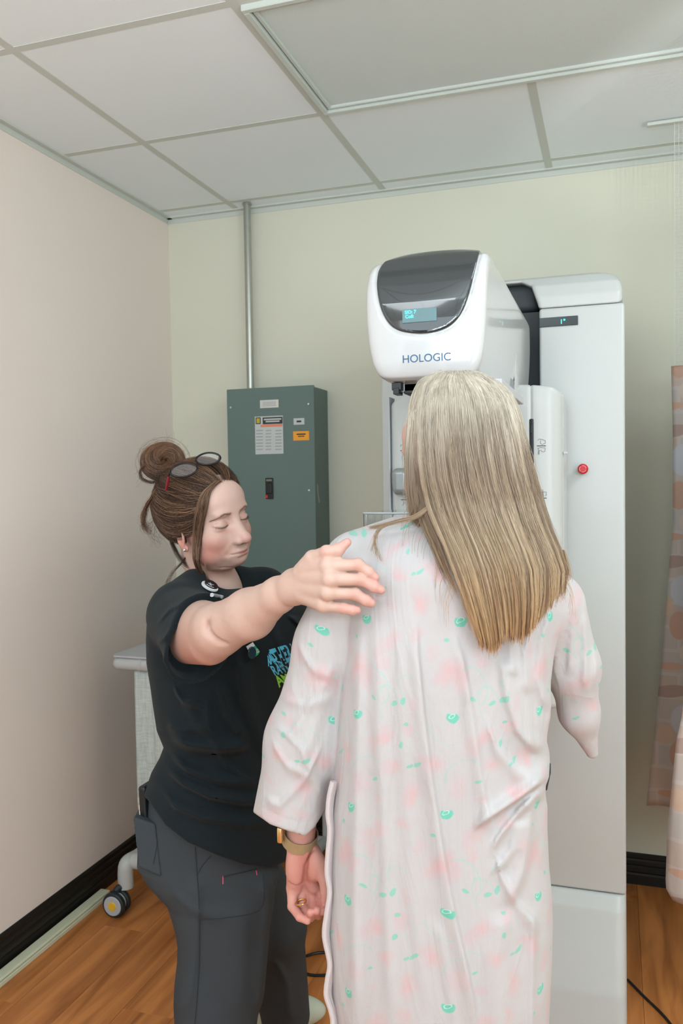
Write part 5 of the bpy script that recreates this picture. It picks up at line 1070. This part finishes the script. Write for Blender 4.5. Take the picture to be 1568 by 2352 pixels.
# ---- eyeglasses pushed up on the head
gl = empty('eyeglasses', W(430, 1075, 1.68), 'dark-framed eyeglasses with red temple tips pushed up on the brown hair', 'glasses')
def lens(c, rx, ry, tilt, name):
    e1 = nrm(_R*math.cos(tilt)+_U*math.sin(tilt)+_F*.35); e2 = nrm(np.cross(_F, e1)*-1); e2 = nrm(e2 if e2@_U > 0 else -e2); e2 = nrm(e2+_F*.55)
    ring = [c+e1*rx*math.cos(a)*(1+.06*math.cos(2*a))+e2*ry*math.sin(a) for a in np.linspace(0, 2*math.pi, 36, endpoint=False)]
    MB().tube(ring, .0021, 8, closed=True).build(name, M['frame_dark'], gl, True)
    m = MB(); m.b.faces.new([m.b.verts.new(p) for p in ring]); o = m.build('lens', M['lens'], gl); s_ = o.modifiers.new('thickness', 'SOLIDIFY'); s_.thickness = .001
    return ring, e1
M['frame_dark'] = mat('frame_tortoise', (22, 15, 16), .3, spec=.3); M['lens'] = mat('lens_clear', (225, 228, 230), .05); M['lens'].node_tree.nodes['Principled BSDF'].inputs['Alpha'].default_value = .05; M['tip_red'] = mat('temple_red', (112, 12, 34), .3)
g1, g2 = W(422, 1080, 1.648), W(478, 1054, 1.70)
r1_, e1_ = lens(g1, .0255, .0158, .18, 'rim'); r2_, e2_ = lens(g2, .0240, .0148, .12, 'rim')
MB().tube(catmull([r1_[0], (r1_[2]+r2_[16])/2+_U*.004, r2_[18]], 5), .0015, 8).build('bridge', M['frame_dark'], gl, True)
MB().tube([r1_[16], W(390, 1085, 1.66), W(386, 1096, 1.665)], .0017, 8).build('temple', M['frame_dark'], gl, True)
MB().tube([W(387, 1094, 1.665), W(385, 1108, 1.668), W(381, 1126, 1.675)], [.0026, .0032, .0024], 10).build('temple_tip', M['tip_red'], gl, True)
MB().tube([r2_[1], W(503, 1050, 1.74), W(500, 1062, 1.80), W(470, 1090, 1.90)], .0016, 8).build('temple', M['frame_dark'], gl, True)
# ---- badges on the shirt
def disc_on(f, c, rx, ry, th, m, name, parent, tilt=0., t0=1.3, off=.0):
    p0 = march(f, c[0], c[1], t0)[0]; q = march(f, [c[0]+6, c[0]], [c[1], c[1]+6], t0); nn = nrm(np.cross(q[0]-p0, q[1]-p0)); nn = nn if nn@_F < 0 else -nn
    e1 = nrm(_R-nn*(nn@_R)); e2 = np.cross(nn, e1); ring = lambda k, s_: [p0+nn*k+(e1*math.cos(a)*rx+e2*math.sin(a)*ry)*s_ for a in np.linspace(0, 2*math.pi, 40, endpoint=False)]
    mb = MB(); A = [mb.b.verts.new(p) for p in ring(off, 1)]; B_ = [mb.b.verts.new(p) for p in ring(off+th, 1)]; C_ = [mb.b.verts.new(p) for p in ring(off+th*1.15, .92)]
    for X, Y in ((A, B_), (B_, C_)):
        for i in range(40): mb.b.faces.new((X[i], X[(i+1) % 40], Y[(i+1) % 40], Y[i]))
    mb.b.faces.new(C_); mb.b.faces.new(A[::-1]); return mb.build(name, m, parent), p0, nn, e1, e2
bg = empty('badge', W(480, 1350, 1.7), 'round black and white badge clipped at the neckline of the dark shirt', 'badge')
_, bp0, bn, b1, b2 = disc_on(shirt_sdf, (479, 1352), .018, .017, .003, mat('badge_white', (222, 226, 228), .3), 'badge_rim', bg, off=.004)
disc_on(shirt_sdf, (481, 1350), .0145, .0145, .002, mat('badge_black', (34, 32, 34), .25), 'badge_face', bg, off=.0075)
m = MB()
for pts in ([(-.003, .006), (.001, .002), (-.002, -.002), (.003, -.005)], [(-.006, .001), (0, .0), (.006, .004)], [(-.008, -.008), (-.005, -.0095), (-.001, -.0105), (.004, -.0100), (.008, -.008)]):
    m.tube([bp0+bn*.0105+b1*a+b2*b*(-1 if b2@_U < 0 else 1) for a, b in pts], .0005, 5)
m.build('badge_drawing', mat('badge_ink', (206, 206, 208), .5), bg)
MB().tube(on_surface(shirt_sdf, [(487, 1366), (500, 1369), (512, 1372)], .003, 1.3), .004, 8).build('badge_clip', M['grey_light'], bg, True)
bt = empty('name_badge', W(580, 1492, 1.6), 'small green and white badge reel clipped on the chest of dark shirt', 'badge')
def patch(f, q, th, m, name, parent, off=.002, t0=1.45):
    P = march(f, [a[0] for a in q], [a[1] for a in q], t0)-_F*off; mb = MB(); A = [mb.b.verts.new(p) for p in P]; B_ = [mb.b.verts.new(p-_F*th) for p in P]; mb.b.faces.new(A); mb.b.faces.new(B_[::-1]); n = len(A)
    for i in range(n): mb.b.faces.new((A[i], A[(i+1) % n], B_[(i+1) % n], B_[i]))
    return mb.build(name, m, parent)
patch(shirt_sdf, [(566, 1484), (581, 1474), (586, 1482), (570, 1492)], .002, mat('badge_pale', (214, 216, 216), .4), 'clip_plate', bt, .004)
patch(shirt_sdf, [(570, 1491), (586, 1481), (597, 1496), (593, 1503), (581, 1511)], .002, mat('badge_green', (30, 170, 116), .4), 'green_tag', bt, .004)
disc_on(shirt_sdf, (575, 1496), .0085, .0125, .003, mat('reel_blue', (30, 56, 66), .15, coat=.5), 'reel', bt, off=.007, t0=1.45)
print_text('USED', lambda P: shirt_sdf(P)-.0065, [(585, 1503), (596, 1497), (592, 1489), (581, 1494)], mat('badge_print', (225, 235, 228), .5), parent=bt)
# body
PHO = W(1051, 1052, 1.302); PHM = Emat(-CYAW+.62, -.10, .0)
def p2h(P): return ((P-PHO.astype(f32))@PHM.astype(f32))
PWR = W(689, 1925, 1.333)
PF = {'index': ([(722, 1975, 1.338), (735, 2030, 1.342), (741, 2064, 1.330), (747, 2088, 1.308), (741, 2094, 1.292)], [.0120, .0100, .0086, .0080, .0066]),
 'middle': ([(706, 1980, 1.340), (715, 2036, 1.345), (719, 2074, 1.332), (731, 2100, 1.306), (728, 2092, 1.288)], [.0125, .0104, .0090, .0082, .0068]),
 'ring': ([(692, 1980, 1.340), (694, 2040, 1.344), (695, 2082, 1.330), (712, 2106, 1.306), (713, 2096, 1.288)], [.0125, .0100, .0086, .0080, .0066]),
 'little': ([(676, 1980, 1.338), (671, 2040, 1.338), (671, 2082, 1.322), (688, 2106, 1.302), (706, 2116, 1.294)], [.0120, .0096, .0082, .0072, .0056]),
 'thumb': ([(716, 1955, 1.330), (733, 1985, 1.318), (744, 2020, 1.312), (748, 2048, 1.310), (746, 2070, 1.308)], [.0150, .0130, .0098, .0088, .0070])}
def phand(P):
    d = None; pts = {k: [W(*q) for q in v[0]] for k, v in PF.items()}
    for k, (c, r) in PF.items():
        e = chain(P, pts[k], [q_*.92 for q_ in r], .002); d = e if d is None else smin(d, e, .0015 if k != 'thumb' else .005)
    pal = cone(P, W(690, 1940, 1.334), W(676, 2040, 1.336), .0195, .0125); pal = smin(pal, cone(P, W(692, 1940, 1.334), W(722, 2036, 1.338), .0195, .0125), .01)
    pal = smin(pal, ell(P, W(676, 1992, 1.325), (.0135, .012, .030)), .010); pal = smin(pal, ell(P, W(724, 1988, 1.320), (.0145, .013, .026)), .010)
    d = smin(d, pal, .004)
    for cr in ([(714, 1958, 1.318), (703, 1990, 1.316), (700, 2020, 1.322)], [(662, 2030, 1.320), (684, 2036, 1.322), (704, 2026, 1.324)], [(664, 1958, 1.318), (690, 1955, 1.314), (716, 1950, 1.318)]):
        d = smax(d, -chain(P, [W(*q) for q in cr], [.0022]*3, .002), .005)
    return d
def pbody(P):
    q = p2h(P); d = face_sdf(q); d = np.where(np.linalg.norm(q, axis=1) > .2, np.linalg.norm(q, axis=1)-.13, d)
    d = smin(d, cone(P, W(1050, 1120, 1.335), W(1008, 1250, 1.33), .050, .054), .02)
    d = smin(d, cone(P, W(1010, 1300, 1.32), W(1010, 1420, 1.31), .055, .07), .03); d = smin(d, cone(P, W(1010, 1420, 1.31), W(1010, 1950, 1.31), .07, .08), .03)
    d = smin(d, cone(P, W(985, 1275, 1.325), W(835, 1300, 1.318), .035, .036), .02); d = smin(d, cone(P, W(1030, 1290, 1.33), W(1255, 1392, 1.335), .035, .034), .02)
    d = smin(d, cone(P, W(828, 1305, 1.32), W(708, 1650, 1.35), .038, .034), .02); d = smin(d, cone(P, W(708, 1650, 1.35), PWR, .034, .0235), .02)
    hd = np.linalg.norm(P-W(705, 2030, 1.33).astype(f32), axis=1); m = hd < .15; hh = hd-.09
    if m.any(): hh[m] = phand(P[m])
    d = smin(d, hh, .008)
    d = smin(d, chain(P, [W(1262, 1395, 1.335), W(1318, 1570, 1.37), W(1240, 1500, 1.60)], [.034, .030, .020], .02), .01); hc = W(1240, 1500, 1.60)
    for k in range(4): d = smin(d, chain(P, [hc, hc+np.array([.0-.02*k*.3, .03, .02-.016*k]), hc+np.array([-.03, .05, .02-.016*k])], [.012, .010, .008], .004), .006)
    for sx in (-.065, .065):
        hp_ = W(1010, 1950, 1.31)+_r*sx; d = smin(d, chain(P, [hp_, hp_*np.array([1, 1, 0])+np.array([0, 0, .46]), hp_*np.array([1, 1, 0])+np.array([0, 0, .09])], [.07, .05, .035], .02), .03)
        ft = hp_*np.array([1, 1, 0]); d = smin(d, cone(P, ft+np.array([0, 0, .04]), ft+FH*.17+np.array([0, 0, .03]), .036, .028), .02)
    return smax(d, .003-P[:, 2], .004)
def pcol(P):
    n = len(P); C = np.tile(np.array(lin((228, 180, 164))), (n, 1))
    C = mixc(C, gauss(P, W(700, 2000, 1.33), (.05, .08, .08)), (222, 152, 138), .9); C = mixc(C, gauss(P, W(730, 2095, 1.30), (.03, .05, .02)), (226, 140, 130), .7)
    C = mixc(C, gauss(P, W(698, 1960, 1.32), (.012, .03, .03)), (206, 128, 112), .6); C = mixc(C, gauss(P, W(672, 2110, 1.30), (.02, .03, .02)), (224, 150, 138), .5); 
    for cr in ([(714, 1958, 1.318), (703, 1990, 1.316), (698, 2030, 1.322)], [(662, 2034, 1.320), (684, 2040, 1.322), (704, 2028, 1.324)], [(676, 2060, 1.30), (700, 2064, 1.30), (724, 2062, 1.30)]):
        dd = chain(V, [W(*q) for q in cr], [0., 0., 0.], .001) if False else chain(P, [W(*q) for q in cr], [0., 0., 0.], .001); C = mixc(C, np.exp(-(dd/.0055)**2), (186, 104, 92), .55)
    return C*.76
link('body', sdf_mesh('body', pbody, CAM+_r*-.24+FH*1.1+np.array([-.06, -.1, -1.46]), CAM+_r*.46+FH*1.7+np.array([.06, .1, .22]), .0026, lip=1.3, colf=pcol), M['skin_pink'], pt)
ring_c = W(691, 2072, 1.318); MB().tube([ring_c+_r*.0085*math.cos(a)+FH*.0085*math.sin(a)+np.array([0, 0, .002*math.cos(a)]) for a in np.linspace(0, 6.283, 24, endpoint=False)], .0011, 8, closed=True).build('ring', mat('gold', (220, 170, 90), .25, metal=1.), pt, True)
# wristwatch with a flat tan band
wt = empty('wristwatch', W(688, 1930, 1.33), 'gold-tan metal wristwatch band around left wrist below the gown sleeve', 'watch')
wcn = W(688, 1926, 1.333); wup = nrm(np.array([0, 0, 1])+_r*.16-FH*.32); wx = nrm(_r-wup*(_r@wup)); wy = np.cross(wup, wx)
m = MB(); A = []
nseg = 56
for i in range(nseg):
    a = 2*math.pi*i/nseg; rw = []
    for (k, h) in ((0, -.0098), (.0016, -.0104), (.0016, .0104), (0, .0098)): rw.append(m.b.verts.new(wcn+wx*(.0272+k)*math.cos(a)+wy*(.0245+k)*math.sin(a)+wup*(h+.0045*math.cos(a)**2*(1 if math.cos(a) < 0 else .6))))
    A.append(rw)
for i in range(nseg):
    for j in range(4): m.b.faces.new((A[i][j], A[(i+1) % nseg][j], A[(i+1) % nseg][(j+1) % 4], A[i][(j+1) % 4]))
m.build('band', mat('watch_band', (170, 152, 118), .42, metal=.35, noise=.1, nscale=200), wt, True)
wcase = wcn-wx*.0285-wy*.004; MB().box(wcase-np.array([.005, .014, .013])+wup*.012, wcase+np.array([.004, .014, .013])+wup*.012, .003, 3).build('case', mat('watch_gold', (226, 196, 140), .2, metal=.9), wt, True)
# ---- hair
hv = np.array([848, 856, 870, 885, 905, 930, 960, 1000, 1050, 1110, 1170, 1195, 1215, 1260, 1310, 1370, 1420, 1480.])
hL = np.array([1015, 992, 966, 954, 945, 939, 934, 931, 931, 933, 938, 962, 990, 1012, 1024, 1038, 1055, 1076.])
hR = np.array([1085, 1108, 1138, 1158, 1177, 1190, 1200, 1210, 1221, 1236, 1254, 1262, 1269, 1288, 1304, 1298, 1284, 1262.])
tv = np.array([848, 860, 880, 910, 950, 1000, 1080, 1150, 1220, 1300, 1480.]); tt = np.array([1.285, 1.250, 1.222, 1.200, 1.185, 1.180, 1.184, 1.190, 1.180, 1.172, 1.172])
hS = np.array([1015, 992, 966, 954, 945, 939, 934, 931, 933, 940, 953, 962, 970, 990, 1010, 1035, 1056, 1080.])
def hair_t_(v, q): 
    c = 1-np.sqrt(np.clip(1-q*q, 0, 1)); return np.interp(v, tv, tt)+c*np.interp(v, [850, 1150, 1260, 1480], [.105, .10, .045, .03])
def hend(u): return np.interp(u, [1000, 1035, 1060, 1085, 1110, 1130, 1150, 1165, 1185, 1215, 1240, 1262, 1285, 1305], [1260, 1360, 1430, 1466, 1478, 1476, 1452, 1448, 1456, 1446, 1415, 1375, 1345, 1328])
def hairvol(P):
    u, v = PX(P); X, Y, z = pf(P); t = (P-CAM.astype(f32))@_F.astype(f32); L_ = np.interp(v, hv, hL); R_ = np.interp(v, hv, hR); q = (u-(L_+R_)/2)/((R_-L_)/2); qc = np.clip(q, -1, 1)
    ts = hair_t_(v, qc); k = T1/CF; back = np.interp(v, [850, 1100, 1200, 1300], [.10, .06, .03, .018]); e = (np.abs(q)-.95)*(R_-L_)/2*k
    d = smax(smax((ts+.007-t)*.75, e, .02), (t-(ts+back))*.75, .01); d = smax(d, (v-hend(u)+26)*k, .01); return smax(d, (860-v)*k, .012)
PHT = hair_mat('blonde_hair', [(1.18, (196, 142, 96)), (1.24, (202, 160, 114)), (1.32, (184, 158, 126)), (1.43, (158, 138, 116)), (1.49, (168, 152, 132)), (1.55, (202, 191, 172)), (1.63, (210, 201, 184))], .62, .42)
pho = link('hair', sdf_mesh('hair', hairvol, W(930, 1480, 1.17)-np.array([.03, .05, .02]), W(1310, 840, 1.40)+np.array([.03, .08, .02]), .004), PHT, pt)
plt = []; pdk = []; ps = []; NC = 150; cq = np.sort(RNG.uniform(-1, 1, NC)); cend = RNG.normal(0, 1, (NC, 3)); cw = RNG.random(NC)*6.28
for k in range(12500):
    q0 = RNG.uniform(-1, 1)*(.995); q0 = math.copysign(abs(q0)**.85, q0); ci = np.argmin(np.abs(cq-q0+RNG.normal(0, .012))); v0 = 850+RNG.random()**1.6*420; 
    if RNG.random() < .25: v0 = 900+RNG.random()*300
    qa = np.array([q0]); ve = None
    uu = np.interp(1400, hv, (hL+hR)/2)+q0*np.interp(1400, hv, (hR-hL)/2); ve = float(hend(uu))+RNG.normal(0, 12)-(RNG.random() < .15)*RNG.random()*120
    if q0 < -.80: ve = min(ve, 1195+RNG.random()*60+RNG.random()*130*(RNG.random() < .2))
    if v0 > ve-90: continue
    n = 22; v = np.linspace(v0, ve, n); s = (v-853)/(1480-853.); cl = np.clip((v-950)/500, 0, 1)*.62
    q = q0+(cq[ci]-q0)*cl+.012*np.sin(s*7+cw[ci]*3.)*s+.006*np.sin(s*19+cw[ci]*7)+.011*np.sin(s*(8+4*RNG.random())+RNG.random()*6)*s+RNG.normal(0, .006)*s
    c = np.interp(v, hv, (hS+hR)/2); w = np.interp(v, hv, (hR-hS)/2); lay = RNG.random()*.007; fly = (RNG.random() < .04)*RNG.normal(0, 8)*s**2
    u = c+w*q*1.0+fly+7*math.sin(cw[ci])*np.clip(s-.5, 0, 1); t = hair_t_(v, np.clip(q, -1, 1))-.001-lay*np.clip(s*3, .25, 1)+.005*np.sin(cw[ci]*3+s*5)*s+.003*np.cos(cw[ci]*7)
    tone = math.sin(ci*2.7)+.5*math.sin(ci*7.1)+.35*RNG.normal(); (pdk if tone > .75 else plt if tone < -.55 else ps).append(CAM+t[:, None]*(_F+np.outer((u-784)/CF, _R)-np.outer((v-1176)/CF, _U)))
for k in range(900):   # short crown hair over the parting
    q0 = RNG.uniform(-.9, .9); v0 = 853+RNG.random()*14+12*abs(q0); n = 10; v = np.linspace(v0, v0+70+RNG.random()*80, n); c = np.interp(v, hv, (hL+hR)/2); w = np.interp(v, hv, (hR-hL)/2); q = q0*np.linspace(.7, 1., n)+RNG.normal(0, .02)
    u = c+w*q; t = hair_t_(v, np.clip(q, -1, 1))-.003-.003*RNG.random(); ps.append(CAM+t[:, None]*(_F+np.outer((u-784)/CF, _R)-np.outer((v-1176)/CF, _U)))
for k in range(700):   # hair falling to the front over the left shoulder
    a = RNG.random(); ps.append(pxpath([(940+a*34, 940+RNG.random()*40, 1.228), (933+a*32, 1030+RNG.random()*30, 1.230), (935+a*30, 1120, 1.236), (944+a*26, 1176, 1.245), (950+a*40, 1200+8*a, 1.255)], .003, .003))
for k in range(130):
    a = RNG.random(); e = RNG.random() < .35; ps.append(pxpath([(985, 1160+a*12, 1.215), (950, 1184+a*8, 1.222), (905-a*10, 1198+a*6, 1.236)]+([(872-a*14, 1215+a*20, 1.238), (850+a*26, 1262+a*30, 1.226)] if e else [(862-a*18, 1208+a*6, 1.25)]), .0016, .002))
for k in range(110):
    a = RNG.random(); ps.append(pxpath([(1285+a*10, 1265, 1.215), (1294+a*8, 1300, 1.215), (1296+a*10, 1322+a*10, 1.22)], .003, .003))
for k in range(90):
    q0 = RNG.uniform(-1, 1); v0 = 900+RNG.random()*450; L0 = 60+RNG.random()*60; u0 = np.interp(v0, hv, hL) if q0 < 0 else np.interp(v0, hv, hR); t0 = float(hair_t_(v0, .9)); s_ = math.copysign(1, q0); ps.append(pxpath([(u0-s_*14, v0, t0-.004), (u0+s_*(3+4*RNG.random()), v0+L0*.5, t0-.004), (u0+s_*(2+8*RNG.random()), v0+L0, t0)], .003, .003))
for k in range(1500):   # loose surface strands with their own waves
    q0 = RNG.uniform(-.97, .97); v0 = 860+RNG.random()*380; ve = min(v0+140+RNG.random()*320, float(hend(np.interp(1400, hv, (hL+hR)/2)+q0*np.interp(1400, hv, (hR-hL)/2)))); n = 18
    if ve < v0+60 or (q0 < -.75 and ve > 1190): continue
    v = np.linspace(v0, ve, n); s = np.linspace(0, 1, n); c = np.interp(v, hv, (hS+hR)/2); w = np.interp(v, hv, (hR-hS)/2); q = q0+RNG.normal()*.05*s+.028*np.sin(s*(4+5*RNG.random())+RNG.random()*6)*s
    t = hair_t_(v, np.clip(q, -1, 1))-.006-.006*RNG.random()*np.sin(s*3.1); (plt if RNG.random() < .6 else ps).append(CAM+t[:, None]*(_F+np.outer((c+w*q-784)/CF, _R)-np.outer((v-1176)/CF, _U)))
strands('hair_strands', ps, .00028, .00014, PHT, pt)
PH1 = hair_mat('blonde_light', [(1.18, (212, 164, 116)), (1.26, (216, 182, 136)), (1.36, (200, 178, 148)), (1.47, (186, 170, 148)), (1.56, (212, 202, 186)), (1.63, (216, 208, 192))], .4, .4)
PH2 = hair_mat('blonde_dark', [(1.18, (160, 108, 72)), (1.26, (150, 114, 84)), (1.36, (134, 112, 92)), (1.47, (130, 112, 94)), (1.56, (178, 166, 146)), (1.63, (192, 182, 164))], .4, .4)
strands('light_strands', plt, .00028, .00014, PH1, pt); strands('dark_strands', pdk, .00028, .00014, PH2, pt)
